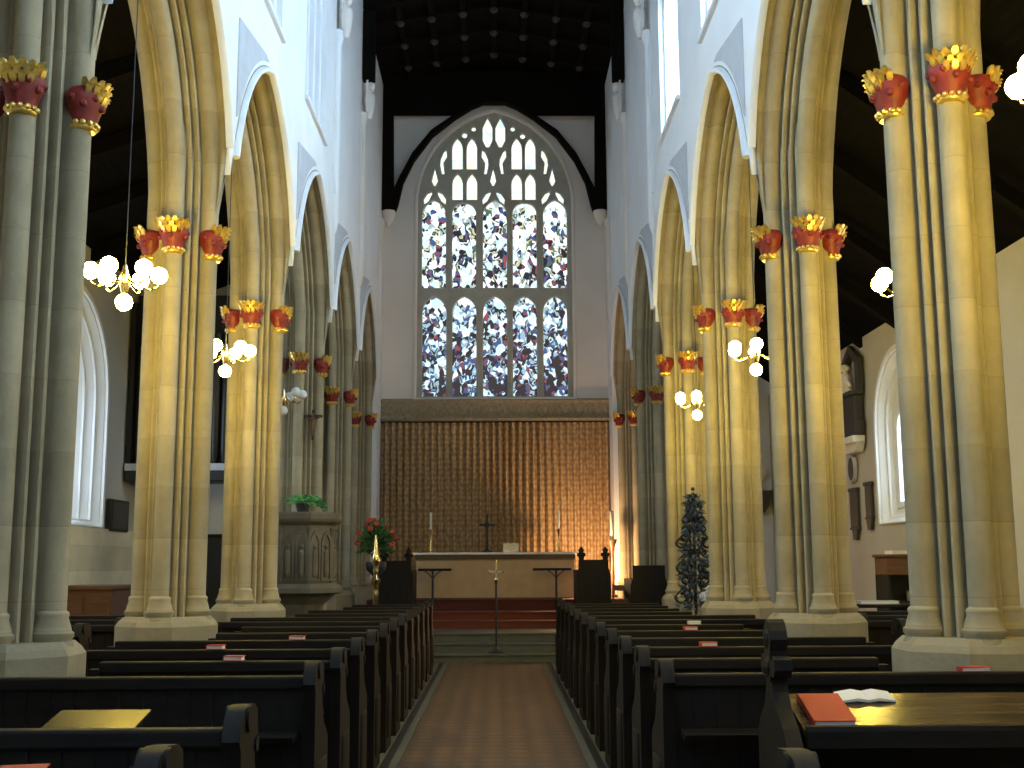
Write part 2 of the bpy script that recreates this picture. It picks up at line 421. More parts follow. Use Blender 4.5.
ARCH_Y = [PY[0] - 1.75] + [PY[i] + 1.75 for i in range(5)]
bottom = [(WEST, 0), (PY[0] - 3.5, 0)]
for q_, ym in enumerate(ARCH_Y):
    ap_ = arch_pts(ym, 1.748)
    lo = [p for p in ap_ if p[1] > SPR + .62]
    bottom += ([ap_[0]] if q_ == 0 else [(ym - 1.75, SPR + .38)]) + lo + ([ap_[-1]] if q_ == 5 else [])
bottom += [(PY[5], SPR), (PY[5], 0), (EAST + .1, 0), (EAST + .1, EAVES), (WEST, EAVES)]
CL = [y - .25 for y in (2.15, 5.65, 9.15, 12.65, 16.15)] + [-2.0, 19.4]
CL_IN = [y - .25 for y in (2.15, 5.65, 9.15, 12.65, 16.15)] + [-2.0]
holes = [lancet(y, .88, 7.85, 9.9, 11.3) for y in CL_IN]
wn = 2
for s, nm in ((-1, 'left'), (1, 'right')):
    mid = s * (FACE + 3.31) / 2
    w = plate(bottom, holes, lambda a, b, d, mid=mid: (mid + d, a, b), 3.31 - FACE)
    struct(w.build('wall_' + nm, M['plaster']), 'white plastered nave wall above the %s arcade' % nm)
    for y in CL_IN:
        win = empty('window_%d' % wn); wn += 1
        struct(win, 'clerestory window high in the %s nave wall' % nm)
        fr_out = lancet(y, .885, 7.85, 9.9, 11.3)
        lts = [lancet(y + q, .235, 7.95, 9.75, 10.15, 5) for q in (-.56, 0, .56)] + [lancet(y + q, .12, 10.3, 10.5, 10.7, 4) for q in (-.28, .28)]
        fx = s * (FACE + .13)
        plate(fr_out, lts, lambda a, b, d, fx=fx: (fx + d, a, b), .12, .02).build('window_frame', M['plaster'], win)
        gx = s * (FACE + .15)
        gl = MB()
        for q in (-.56, 0, .56): gl.prism(lancet(y + q, .245, 7.94, 9.76, 10.17, 5), lambda a, b, d, gx=gx: (gx + d, a, b), -.008, .008)
        for q in (-.28, .28): gl.prism(lancet(y + q, .13, 10.29, 10.5, 10.72, 4), lambda a, b, d, gx=gx: (gx + d, a, b), -.008, .008)
        gl.build('glazing', M['clere_dim' if s < 0 and y > 10 else 'clere'], win)
        MB().prism([(y - .9, 7.80), (y + .9, 7.80), (y + .9, 7.86), (y - .9, 7.86)], lambda a, b, d, s=s: (s * (FACE - .05 + d), a, b), 0, .12).build('window_sill', M['plaster'], win)

# string course and wall shafts
tn = 10
for s, nm in ((-1, 'left'), (1, 'right')):
    for i, y in enumerate(PY):
        if i < 3: continue
        mb = MB()
        zt = 9.9 if i < 5 else 8.85
        zb = 6.7
        prof = [(.001, zb), (.05, zb + .12), (.075, zb + .25), (.075, zt), (.11, zt + .1), (.12, zt + .18), (.12, zt + .24)]
        mb.lathe(prof, (s * FACE, y, 0), 14)
        mb.box(min(s * FACE, s * (FACE - .03)), max(s * FACE, s * (FACE - .03)), y - .13, y + .13, zb + .7, zt)
        o = mb.build('trim_%d' % tn, M['plaster'] if i < 4 else M['east'], smooth=40); tn += 1
        struct(o, 'slender wall shaft rising above the %s pier of the %s arcade' % (ORD[i], nm))

# ------------------------------------------------------------------ arches
def quadrant():
    """moulded quarter section from nave-side tip (u=-) to the west/east shaft (w=+): list of (u, w)"""
    h = .262; r = .078
    pts = []
    for i in range(0, 8):                                 # nave shaft, from its tip round to the hollow
        a = PI - i * (PI * .72) / 7
        pts.append((-h + r * math.cos(a), r * math.sin(a)))
    d = (h / math.sqrt(2), h / math.sqrt(2))
    A = Vector((-h, 0)); B = Vector((0, h)); T = (B - A); Ln = T.length; T.normalize(); Nn = Vector((-T.y, T.x))
    for t, n in ((.235, -.035), (.27, -.052), (.30, -.045), (.315, -.012), (.335, .018), (.37, .036), (.41, .036), (.44, .016), (.452, -.02),
                 (.475, -.048), (.50, -.052), (.525, -.048), (.548, -.02), (.56, .016), (.59, .036), (.63, .036), (.665, .018), (.685, -.012), (.70, -.045), (.73, -.052), (.765, -.035)):
        n = n * 1.25 if n < 0 else n * .8
        p = A + T * (t * Ln) + Nn * n
        pts.append((p.x, p.y))
    for i in range(0, 8):
        a = PI * 1.22 - i * (PI * .72) / 7
        pts.append((r * math.cos(a), h + r * math.sin(a)))
    # keep points in order and drop strays inside the shafts
    return pts
Q = quadrant()
HALF = Q + [(-u, w) for u, w in Q[:-1]][::-1]             # nave tip -> shaft -> aisle tip
ARCHP = [(-.445, .0), (-.445, .025), (-.425, .05), (-.40, .055), (-.375, .045), (-.35, .02)] + HALF[2:-2] + [(.35, .02), (.345, 0)]
RING = HALF + [(u, -w) for u, w in HALF[1:-1]][::-1]      # the whole pier section

def make_arch(i, side):
    s = -1 if side == 'left' else 1
    ym = ARCH_Y[i]
    if i == 0: lab = 'nearest moulded stone arch of the %s arcade, cut off by the top of the photo' % side
    else: lab = 'moulded pointed arch joining the %s and %s piers of the %s arcade' % (ORD[i - 1], ORD[i], side)
    root = thing('stone_arch', lab, 'arch', (s * PX, ym, SPR), 0, 'arches of the nave arcades')
    n = 16
    mb = MB(); P = len(ARCHP); rows = []
    for side_ in (0, 1):
        rng = range(n + 1) if side_ == 0 else range(n - 1, -1, -1)
        for j in rng:
            row = []
            for u, w in ARCHP:
                R = 1.75 - w + CC; tm = math.acos(CC / R)
                yy = R * math.cos(tm * j / n) - CC
                zz_ = R * math.sin(tm * j / n)
                if abs(u) > .33: u = math.copysign(.33 + (abs(u) - .33) * min(1, zz_ / .8), u)
                row.append((-s * -u, (-yy if side_ == 0 else yy), R * math.sin(tm * j / n)))
            rows.append(row)
    vs = [p for r_ in rows for p in r_]
    fs = []
    for a in range(len(rows) - 1):
        for b in range(P - 1):
            fs.append((a * P + b, a * P + b + 1, (a + 1) * P + b + 1, (a + 1) * P + b))
    mb.add([(s * u_, y_, z_) if False else (u_, y_, z_) for u_, y_, z_ in vs], fs)
    mb.build('arch_moulding', M['pier'], root, smooth=30)
    # hood mould standing proud of the nave face
    hp = [(1.665, 0), (1.735, 0), (1.735, .03), (1.715, .065), (1.685, .065), (1.665, .04)]
    mb = MB(); rows = []
    for side_ in (0, 1):
        rng = range(n + 1) if side_ == 0 else range(n - 1, -1, -1)
        for j in rng:
            row = []
            for s_, pr in hp:
                R = s_ + CC; tm = math.acos(CC / R); t0 = .27
                th = t0 + (tm - t0) * j / n
                yy = R * math.cos(th) - CC
                row.append((-s * (PX - FACE + pr - .01), (-yy if side_ == 0 else yy), R * math.sin(th)))
            rows.append(row)
    P2 = len(hp)
    vs = [p for r_ in rows for p in r_]; fs = []
    for a in range(len(rows) - 1):
        for b in range(P2):
            fs.append((a * P2 + b, a * P2 + (b + 1) % P2, (a + 1) * P2 + (b + 1) % P2, (a + 1) * P2 + b))
    fs.append(tuple(range(P2))); fs.append(tuple((len(rows) - 1) * P2 + b for b in range(P2)))
    mb.add(vs, fs)
    mb.build('hood_mould', M['plaster'], root, smooth=40)
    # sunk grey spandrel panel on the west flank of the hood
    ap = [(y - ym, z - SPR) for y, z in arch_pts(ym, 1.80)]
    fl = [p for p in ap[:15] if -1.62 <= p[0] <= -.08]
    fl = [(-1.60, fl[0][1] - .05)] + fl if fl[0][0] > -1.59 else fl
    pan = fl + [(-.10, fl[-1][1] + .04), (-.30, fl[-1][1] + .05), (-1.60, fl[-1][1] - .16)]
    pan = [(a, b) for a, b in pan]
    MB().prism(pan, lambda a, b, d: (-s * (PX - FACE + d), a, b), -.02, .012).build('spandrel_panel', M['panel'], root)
    return root
for side in ('left', 'right'):
    for i in range(6): make_arch(i, side)

# ------------------------------------------------------------------ piers
def crown_mesh():
    """painted and gilded corbel head: rounded red body, gold leaf crown tilted outwards, gold tip. Points out along +x."""
    body = MB().lathe([(.075, -.135), (.085, -.10), (.098, -.05), (.118, .01), (.128, .06), (.122, .095), (.10, .12), (.06, .13)], (.012, 0, 0), 16, 1.0, 1.08)
    for k in range(7):
        a = -1.9 + k * .63
        body.ball((.012 + .118 * math.cos(a), .125 * math.sin(a), .04 - .05 * (k % 2)), .026, 7, 5)
    gold = MB(); r_ = random.Random(5)
    for row in range(3):
        for k in range(7):
            a = -1.25 + 2.5 * (k + .5 * (row % 2)) / 6.5
            if row == 0 and abs(a) > .75: continue
            ca, sa = math.cos(a), math.sin(a)
            z0 = .015 + row * .045; ro = .130 + .006 * row; w = .021; hh = .055 + r_.uniform(-.008, .014)
            q = []
            for (dr, dz, wd) in ((-.012, 0, w * .6), (.008, hh * .35, w), (.014, hh * .7, w * .9), (.030, hh, w * .45), (.034, hh * .86, w * .2)):
                for sg in (-1, 1): q.append((.012 + (ro + dr) * ca - sg * wd * sa, (ro + dr) * sa * 1.06 + sg * wd * ca, z0 + dz))
                for sg in (1, -1): q.append((.012 + (ro + dr - .02) * ca - sg * wd * sa, (ro + dr - .02) * sa * 1.06 + sg * wd * ca, z0 + dz + .004))
            fs = []
            for i in range(4):
                for j in range(4): fs.append((i * 4 + j, i * 4 + (j + 1) % 4, (i + 1) * 4 + (j + 1) % 4, (i + 1) * 4 + j))
            fs += [(3, 2, 1, 0), (16, 17, 18, 19)]
            gold.add(q, fs)
    for k in range(5): gold.ball((.012 + .125 * math.cos(-.8 + .4 * k), .13 * math.sin(-.8 + .4 * k), .135), .024, 7, 5)
    tip = MB().lathe([(.078, -.165), (.090, -.155), (.093, -.14), (.085, -.128)], (.008, 0, 0), 14)
    for k in range(8):
        a = -1.75 + k * .5
        tip.ball((.008 + .090 * math.cos(a), .092 * math.sin(a), -.125), .021, 6, 5)
    return body.mesh('crown_capital'), gold.mesh('leaf_crown'), tip.mesh('gilded_tip')
cb, cg, ct = crown_mesh()
cb.materials.append(M['red']); cg.materials.append(M['gold']); ct.materials.append(M['gold'])
for me in (cb, cg, ct): shade(me, 40)

def ring_mesh(scale_pts, z0, z1):
    mb = MB(); n = len(scale_pts)
    mb.add([(x, y, z0) for x, y in scale_pts] + [(x, y, z1) for x, y in scale_pts],
           [(i, (i + 1) % n, n + (i + 1) % n, n + i) for i in range(n)] + [tuple(range(n))[::-1], tuple(range(n, 2 * n))])
    return mb
shaft_me = ring_mesh(RING, 1.12, SPR + .80).mesh('clustered_shaft'); shaft_me.materials.append(M['pier']); shade(shaft_me, 30)
pl = MB()
def octo(r, c): return [(r, -c), (r, c), (c, r), (-c, r), (-r, c), (-r, -c), (-c, -r), (c, -r)]
def loft(mb, sections):
    n = len(sections[0][0]); vs = []; fs = []
    for pts, z in sections: vs += [(x, y, z) for x, y in pts]
    for i in range(len(sections) - 1):
        for j in range(n): fs.append((i * n + j, i * n + (j + 1) % n, (i + 1) * n + (j + 1) % n, (i + 1) * n + j))
    fs += [tuple(range(n))[::-1], tuple((len(sections) - 1) * n + j for j in range(n))]
    mb.add(vs, fs)
loft(pl, [(octo(.45, .17), 0), (octo(.45, .17), .40), (octo(.425, .16), .44), (octo(.425, .16), 1.06), (octo(.40, .15), 1.10), (octo(.36, .13), 1.14)])
plinth_me = pl.mesh('plinth'); plinth_me.materials.append(M['plinth']); 
bell_me = MB().lathe([(.125, 1.05), (.132, 1.09), (.132, 1.12), (.118, 1.135), (.118, 1.15), (.13, 1.165), (.13, 1.19), (.115, 1.20), (.108, 1.23), (.092, 1.28), (.096, 1.295), (.096, 1.31), (.08, 1.325)], n=18).mesh('shaft_base')
bell_me.materials.append(M['plinth']); shade(bell_me, 50)

PLOOK = {
 'left': ['cool grey clustered pier at the left edge of the photo, first of its arcade',
          'golden lit clustered pier behind the seven-globe lamp, second of the left arcade',
          'golden lit clustered pier in front of the pulpit, third of the left arcade',
          'dim grey clustered pier behind the stone pulpit, fourth of the left arcade',
          'shadowed clustered pier behind the red flower arrangement, fifth of the left arcade',
          'shadowed clustered half pier beside the brown curtain, end of the left arcade'],
 'right': ['large golden clustered pier at the right edge of the photo, first of its arcade',
           'golden clustered pier left of the pale aisle window, second of the right arcade',
           'golden clustered pier right of the iron scrollwork stand, third of the right arcade',
           'golden clustered pier behind the iron scrollwork stand, fourth of the right arcade',
           'pinkish lit clustered pier beyond the scrollwork stand, fifth of the right arcade',
           'pinkish lit half pier beside the brown curtain, end of the right arcade']}
CROWNZ = 4.63
for side in ('left', 'right'):
    s = -1 if side == 'left' else 1
    for i, y in enumerate(PY):
        root = thing('stone_pier', PLOOK[side][i], 'pier', (s * PX, y, 0), 0, 'clustered piers of the nave arcades')
        def child(name, me, par, loc=(0, 0, 0), rz=0):
            o = link(bpy.data.objects.new(name, me)); o.parent = par; o.location = loc; o.rotation_euler = (0, 0, rz); return o
        child('clustered_shaft', shaft_me, root); child('plinth', plinth_me, root)
        dz = {('left', 0): -.04, ('right', 0): .04}.get((side, i), 0)
        for q in range(4):
            a = q * PI / 2
            if q == 1 and i == 5: continue
            p = (.262 * math.cos(a), .262 * math.sin(a), 0)
            child('shaft_base', bell_me, root, p)
            c = child('crown_capital', cb, root, (p[0] * 1.06, p[1] * 1.06, CROWNZ + dz), a)
            c.scale = (1.0, 1.0, 1.0)
            c['label'] = 'red painted capital with a gilt leaf crown'
            child('leaf_crown', cg, c); child('gilded_tip', ct, c)

# ------------------------------------------------------------------ east wall and great window
def zf(py):
    t = 396 - py
    return 5.3 + t * (.02258 + 3.2e-6 * t)
def xf(px, py): return (px - 494.4) / (44.8 - .0058 * (396 - py))
hw = 1.76
win_out = lancet(0, hw, 5.25, 9.72, 11.95, 14)
wall = plate([(-3.4, 0), (3.4, 0), (3.4, 12.9), (-3.4, 12.9)], [win_out], lambda a, b, d: (a, EAST + .3 + d, b), .6)
struct(wall.build('wall_back', M['east']), 'pale plastered end wall around the great window')
E1 = struct(empty('window_1', (0, EAST, 5.25)), 'great stained glass window of five lights with flowing tracery')
lights = []           # (polygon, material key)
LX = [433.6, 463.8, 494.7, 524.6, 555.2]
def lan(px, hwpx, pb, ps, pt, n=6):
    x = xf(px, (pb + pt) / 2); h = hwpx / 44.3
    return lancet(x, h, zf(pb), zf(ps), zf(pt), n)
for px in LX:
    lights.append((lan(px, 12.0, 396, 312, 296), 'glass_lower'))
for k_, px in enumerate(LX):
    lights.append((lan(px, 12.0, 287.5, 215 if k_ % 2 == 0 else 213, 200 if k_ % 2 == 0 else 203), 'glass_upper'))
for px in (457.4, 471.8, 516.8, 530.4):
    lights.append((lan(px, 5.3, 199.5, 184, 173.5), 'glass_head'))
    lights.append((lan(px, 5.3, 169, 149, 138), 'glass_head'))
for px in (487.6, 500.4):
    x = xf(px, 130); h = 4.9 / 43.6
    lights.append(([(x - h, zf(140)), (x - h * .3, zf(147)), (x + h * .3, zf(147)), (x + h, zf(140)), (x + h, zf(127)), (x + h * .4, zf(121)), (x, zf(117.5)), (x - h * .4, zf(121)), (x - h, zf(127))], 'glass_head'))
def blob(pts): lights.append(([(xf(340 + a / 3.2, 80 + b / 3.2), zf(80 + b / 3.2)) for a, b in pts], 'glass_head'))
for cx in (303, 490, 680): blob([(cx - 2, 338), (cx + 2, 338), (cx + 10, 322), (cx + 6, 305), (cx, 282), (cx - 6, 305), (cx - 10, 322)])
for cx in (303, 491, 681):
    for sg in (-1, 1): blob([(cx + sg * 34, 397), (cx + sg * 36, 380), (cx + sg * 24, 362), (cx + sg * 10, 356), (cx + sg * 9, 364), (cx + sg * 20, 386)])
for cx, sg in ((332, 1), (654, -1), (463, -1), (522, 1)):
    blob([(cx + sg * 8, 222), (cx + sg * 10, 245), (cx - sg * 2, 265), (cx + sg * 2, 300), (cx - sg * 6, 300), (cx - sg * 12, 270), (cx - sg * 10, 250), (cx, 228)])
for a, b, r in ((399, 176, 9), (428, 156, 8), (553, 156, 8), (585, 179, 9)):
    blob([(a + r * math.cos(q * PI / 4), b + r * math.sin(q * PI / 4)) for q in range(8)])
fr = plate(lancet(0, hw + .01, 5.24, 9.72, 11.96, 14), [l[0] for l in lights], lambda a, b, d: (a, .16 + d, b - 5.25), .20, .022)
fr.build('tracery', M['tracery'], E1)
for poly, mk in lights:
    cx = sum(p[0] for p in poly) / len(poly); cz = sum(p[1] for p in poly) / len(poly)
    sc = 1.05
    MB().prism([(cx + (a - cx) * sc, cz + (b - cz) * (1.01 if 'lower' in mk or 'upper' in mk else 1.05)) for a, b in poly], lambda a, b, d: (a, .17 + d, b - 5.25), -.006, .006).build('glass_light', M[mk], E1)
# moulded reveal of the window
ro = lancet(0, hw + .07, 5.18, 9.72, 12.03, 14); ri = lancet(0, hw - .01, 5.26, 9.72, 11.93, 14)
plate(ro, [ri], lambda a, b, d: (a, -.02 + d, b - 5.25), .07, .02).build('window_surround', M['east'], E1)
# daylight outside, so that the panes do not open on blackness
# frieze and string course under the window
fz = MB().box(-2.53, 2.53, EAST - .10, EAST, 4.80, 5.14)
for i in range(34):
    x = -2.46 + i * .149
    fz.lathe([(.052, 0), (.052, .02), (.035, .03)], (0, 0, 0), 8)
    n0 = len(fz.v) - 24
    for j in range(n0, len(fz.v)):
        vx, vy, vz = fz.v[j]; fz.v[j] = (x + vx, EAST - .10 - vz, 4.97 + vy * 1.9)
struct(fz.build('trim_30', M['frieze']), 'brown carved stone frieze above the curtain')
sc_ = MB().prism([(0, 4.70), (-.16, 4.72), (-.20, 4.77), (-.16, 4.82), (0, 4.84)], lambda a, b, d: (d, EAST + a, b), -2.53, 2.53)
sc_.prism([(0, 5.12), (-.13, 5.14), (-.15, 5.18), (0, 5.24)], lambda a, b, d: (d, EAST + a, b), -2.53, 2.53)
struct(sc_.build('trim_31', M['frieze']), 'stone string courses edging the frieze')

# curtain
cu = MB(); nx = 420; nz = 8; vs = []; fs = []
for j in range(nz + 1):
    z = .93 + (4.68 - .93) * j / nz
    for i in range(nx + 1):
        x = -2.50 + 5.0 * i / nx
        ph = x * 2 * PI / .148 + .6 * math.sin(x * 3.1) + .25 * math.sin(z * 1.7 + x * 5)
        y = EAST - .15 + .062 * math.sin(ph) * (1 + .25 * math.sin(x * 2.3 + 1)) + .012 * math.sin(2 * ph + z)
        vs.append((x, y, z))
for j in range(nz):
    for i in range(nx):
        a = j * (nx + 1) + i; fs.append((a, a + 1, a + nx + 2, a + nx + 1))
cu.add(vs, fs)
crt = thing('dossal_curtain', 'tall pleated brown and gold curtain hanging behind the altar', 'curtain', (0, 0, 0))
o = cu.build('pleated_cloth', M['curtain'], crt, smooth=60)
MB().tube([(-2.52, EAST - .14, 4.69), (2.52, EAST - .14, 4.69)], .018, 8).build('curtain_rail', M['black'], crt)

# ------------------------------------------------------------------ roof
rf = MB()
rf.add([(-3.45, WEST, EAVES), (0, WEST, EAVES + .55), (3.45, WEST, EAVES), (-3.45, EAST + .6, EAVES), (0, EAST + .6, EAVES + .55), (3.45, EAST + .6, EAVES),
        (-3.45, WEST, EAVES + .2), (0, WEST, EAVES + .75), (3.45, WEST, EAVES + .2), (-3.45, EAST + .6, EAVES + .2), (0, EAST + .6, EAVES + .75), (3.45, EAST + .6, EAVES + .2)],
       [(0, 1, 4, 3), (1, 2, 5, 4), (6, 9, 10, 7), (7, 10, 11, 8), (0, 6, 7, 1), (1, 7, 8, 2), (3, 4, 10, 9), (4, 5, 11, 10), (0, 3, 9, 6), (2, 8, 11, 5)])
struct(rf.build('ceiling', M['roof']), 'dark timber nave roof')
rb = MB()
for x in (-1.9, -1.27, -.63, 0, .63, 1.27, 1.9):
    zz = EAVES + .55 * (1 - abs(x) / 3.45)
    rb.box(x - .06, x + .06, WEST, EAST, zz - .13, zz + .03)
struct(rb.build('ceiling_ribs', M['roof']), 'dark long ribs under the nave roof')
cbm = MB()
for y in [20.3, 21.4, 22.45, 23.5, 24.6, 10.9, 14.4, 17.9]:
    big = abs((y - 7.4) / 3.5 - round((y - 7.4) / 3.5)) < .01
    hgt = .26 if big else .12
    for s in (-1, 1):
        cbm.add([(0, y - .09, EAVES + .56), (0, y + .09, EAVES + .56), (s * 2.55, y - .09, EAVES + .15), (s * 2.55, y + .09, EAVES + .15),
                 (0, y - .09, EAVES + .55 - hgt), (0, y + .09, EAVES + .55 - hgt), (s * 2.55, y - .09, EAVES + .13 - hgt), (s * 2.55, y + .09, EAVES + .13 - hgt)],
                [(0, 1, 3, 2), (4, 6, 7, 5), (0, 2, 6, 4), (1, 5, 7, 3), (0, 4, 5, 1), (2, 3, 7, 6)])
struct(cbm.build('ceiling_beams', M['roof']), 'dark cross beams under the nave roof')
M['boss'] = plain('dull carved boss', (.035, .03, .024), .8)
boss_me = MB().lathe([(.02, -.09), (.07, -.06), (.09, -.03), (.09, 0), (.06, .02)], n=10).mesh('roof_boss'); boss_me.materials.append(M['boss'])
bi = 0
for y in (22.45, 23.5, 24.6):
    for x in (-1.9, -1.27, -.63, 0, .63, 1.27, 1.9):
        zz = EAVES + .55 * (1 - abs(x) / 3.45) - .14
        o = link(bpy.data.objects.new('roof_boss', boss_me)); o.location = (x, y, zz)
        row = {22.45: 'row farthest from the great window', 23.5: 'middle row', 24.6: 'row next to the great window'}[y]
        tag(o, 'carved roof boss, %s from the left wall, %s' % (ORD[int(round((x + 1.9) / .633))], row), 'boss', 'carved roof bosses')

# wall posts and arch brace of the last truss, in front of the end wall
def zx(a, b): return (xf(340 + a / 3.2, 80 + b / 3.2) , zf(80 + b / 3.2))
inner = [(-2.22, 9.45)] + [(-xf(2 * 494.4 - (340 + a / 3.2), 80 + b / 3.2) if False else xf(340 + a / 3.2, 80 + b / 3.2), zf(80 + b / 3.2)) for a, b in ((190, 420), (207, 350), (242, 280), (300, 203), (370, 149), (425, 115), (460, 101))] + [(0, 11.98)]
innerR = [(-x, z) for x, z in inner[:-1]][::-1]
outl = [(-2.53, 9.45)] + inner + innerR + [(2.53, 9.45), (2.53, 12.75), (-2.53, 12.75)]
sp = [(xf(340 + a / 3.2, 80 + b / 3.2), zf(80 + b / 3.2)) for a, b in ((177, 372), (197, 330), (236, 258), (296, 186), (352, 148), (378, 133), (177, 133))]
spR = [(-x, z) for x, z in sp][::-1]
br = plate(outl, [sp, spR], lambda a, b, d: (a, EAST - .38 + d, b), .24, .02)
tr = thing('roof_brace', 'dark curved timber brace arching around the top of the great window', 'beam', (0, 0, 0))
br.build('arch_brace', M['roof'], tr)
for s in (-1, 1):
    MB().lathe([(.02, 9.12), (.09, 9.2), (.13, 9.3), (.15, 9.38), (.15, 9.45)], (s * 2.38, EAST - .38, 0), 10).build('stone_corbel', M['east'], tr, smooth=40)

# angels under the wall posts
def angel():
    b = MB().lathe([(.05, -.42), (.09, -.3), (.12, -.12), (.13, .0), (.10, .08), (.05, .12), (.05, .15)], (0, 0, 0), 12, .9, 1.0)
    b.ball((.02, 0, .23), .085, 10, 8, 1.15)
    w = MB()
    for s in (-1, 1):
        w.prism([(.02, .1), (.08, .2), (.14, .32), (.17, .18), (.16, -.05), (.13, -.3), (.08, -.2)], lambda a, b_, d, s=s: (-.03 + d, s * a, b_), -.02, .02)
    return b.mesh('robed_figure'), w.mesh('wings')
ab, aw = angel(); ab.materials.append(M['east']); aw.materials.append(M['east']); shade(ab, 50)
for s, nm in ((-1, 'left'), (1, 'right')):
    for y, where in ((17.9, 'nearer to the viewer'), (21.4, 'next to the end wall')):
        a = thing('angel_corbel', 'stone angel corbel high on the %s chancel wall, %s' % (nm, where), 'statue', (s * (FACE - .14), y, 10.45), PI if s > 0 else 0, 'angel corbels under the roof')
        for n_, me in (('robed_figure', ab), ('wings', aw)):
            o = link(bpy.data.objects.new(n_, me)); o.parent = a
        MB().box(-.13, .10, -.11, .11, .36, 1.76, .01).build('wall_post', M['roof'], a)

# ------------------------------------------------------------------ aisles
def aisle_wall(side, x, ztop, y0, y1, wins):
    s = -1 if side == 'left' else 1; dp = .5 if side == 'left' else .24; sh = .72 if side == 'left' else .86
    hs = [lancet(yc, h_, zb, zs, zt, 8) for yc, h_, zb, zs, zt in wins]
    w = plate([(y0, 0), (y1, 0), (y1, ztop), (y0, ztop)], hs, lambda a, b, d: (s * (x + .02) + d, a, b), .04)
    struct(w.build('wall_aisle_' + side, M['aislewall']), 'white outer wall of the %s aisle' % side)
    global wn
    for yc, h_, zb, zs, zt in wins:
        win = struct(empty('window_%d' % wn), 'pointed window in the wall of the %s aisle' % side); wn += 1
        A = lancet(yc, h_, zb, zs, zt, 8); B = lancet(yc, h_ * sh, zb + .25, zs, zt - .35, 8)
        n = len(A)
        mb = MB().add([(s * x, a, b) for a, b in A] + [(s * (x + dp), a, b) for a, b in B], [(i, (i + 1) % n, n + (i + 1) % n, n + i) for i in range(n)])
        mb.build('splayed_reveal', M['plaster'], win)
        for f_, dx in ((.93, .12), (.85, .26))[:2 if side == 'left' else 1]:
            plate(lancet(yc, h_ * f_ + .05, zb + .1, zs, zt - min(.35, .35 * dx / .5) + .04, 8), [lancet(yc, h_ * f_ - .02, zb + .09, zs, zt - min(.35, .35 * dx / .5) - .06, 8)], lambda a, b, d, dx=dx: (s * (x + dx) + d, a, b), .05, .015).build('reveal_moulding', M['plaster'], win)
        lts = [lancet(yc + q * h_ * sh, h_ * sh * .39, zb + .35, zs - .1, zs + .25, 5) for q in (-.36 * 1.25, .36 * 1.25)]
        plate(lancet(yc, h_ * (sh + .01), zb + .24, zs, zt - .34, 8), lts + [[(yc + .16 * math.cos(q * PI / 4), (zs + zt) / 2 + .02 + .16 * math.sin(q * PI / 4)) for q in range(8)]], lambda a, b, d: (s * (x + dp) + d, a, b), .1, .015).build('window_frame', M['plaster'], win)
        MB().prism(lancet(yc, h_ * (sh - .02), zb + .28, zs, zt - .4, 8), lambda a, b, d: (s * (x + dp + .02) + d, a, b), -.005, .005).build('glazing', M['aisleglass'], win)
        # hood over the opening
        plate(lancet(yc, h_ + .09, zb, zs, zt + .11, 8), [lancet(yc, h_ + .02, zb - .01, zs, zt + .03, 8)], lambda a, b, d: (s * (x - .02) + d, a, b), .06, .015).build('window_surround', M['plaster'], win)
aisle_wall('left', 6.3, 6.5, 3.0, 21.8, [(10.2, 1.5, 2.2, 4.2, 5.7), (17.25, 1.55, 2.2, 4.2, 5.75)])
aisle_wall('right', 6.3, 5.4, 3.0, 26.6, [(11.6, 1.15, 2.2, 3.75, 4.85), (17.8, 1.2, 2.2, 3.75, 4.85)])
struct(MB().box(-6.30, -6.22, 3.0, 21.8, 0, 2.18).build('trim_40', M['ashlar']), 'ashlar dado below the left aisle windows')
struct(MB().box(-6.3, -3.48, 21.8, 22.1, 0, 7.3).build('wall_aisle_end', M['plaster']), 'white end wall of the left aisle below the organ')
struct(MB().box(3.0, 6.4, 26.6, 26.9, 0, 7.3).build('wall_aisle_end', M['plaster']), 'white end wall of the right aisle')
for s, nm, zt in ((-1, 'left', 6.5), (1, 'right', 5.4)):
    mb = MB().prism([(s * 3.38, 7.55), (s * 6.9, zt - .05), (s * 6.9, zt + .15), (s * 3.38, 7.75)], lambda a, b, d: (a, d, b), 3.0, 27.0)
    for y in (4.5, 7.4, 9.15, 10.9, 12.65, 14.4, 16.15, 17.9, 19.65, 21.4):
        mb.prism([(s * 3.4, 7.56), (s * 6.3, zt + .03), (s * 6.3, zt - .17), (s * 3.4, 7.36)], lambda a, b, d: (a, d, b), y - .08, y + .08)
    struct(mb.build('ceiling_aisle_' + nm, M['roof']), 'dark sloping timber roof of the %s aisle' % nm)
    struct(MB().box(min(s * 3.38, s * 6.9), max(s * 3.38, s * 6.9), 2.7, 3.0, 0, 7.6).build('wall_aisle_front', M['plaster']))
# west end wall with its window
ww = [(-1.9, 3.5), (1.9, 3.5)]
struct(plate([(-3.4, 0), (3.4, 0), (3.4, 12.9), (-3.4, 12.9)], [lancet(0, 1.8, 3.5, 8.0, 10.5, 10)], lambda a, b, d: (a, WEST - .2 + d, b), .4).build('wall_front', M['plaster']), 'white wall behind the viewer')
w9 = struct(empty('window_%d' % wn)); wn += 1
MB().prism(lancet(0, 1.82, 3.5, 8.0, 10.52, 10), lambda a, b, d: (a, WEST - .2 + d, b), -.01, .01).build('glazing', M['westglass'], w9)

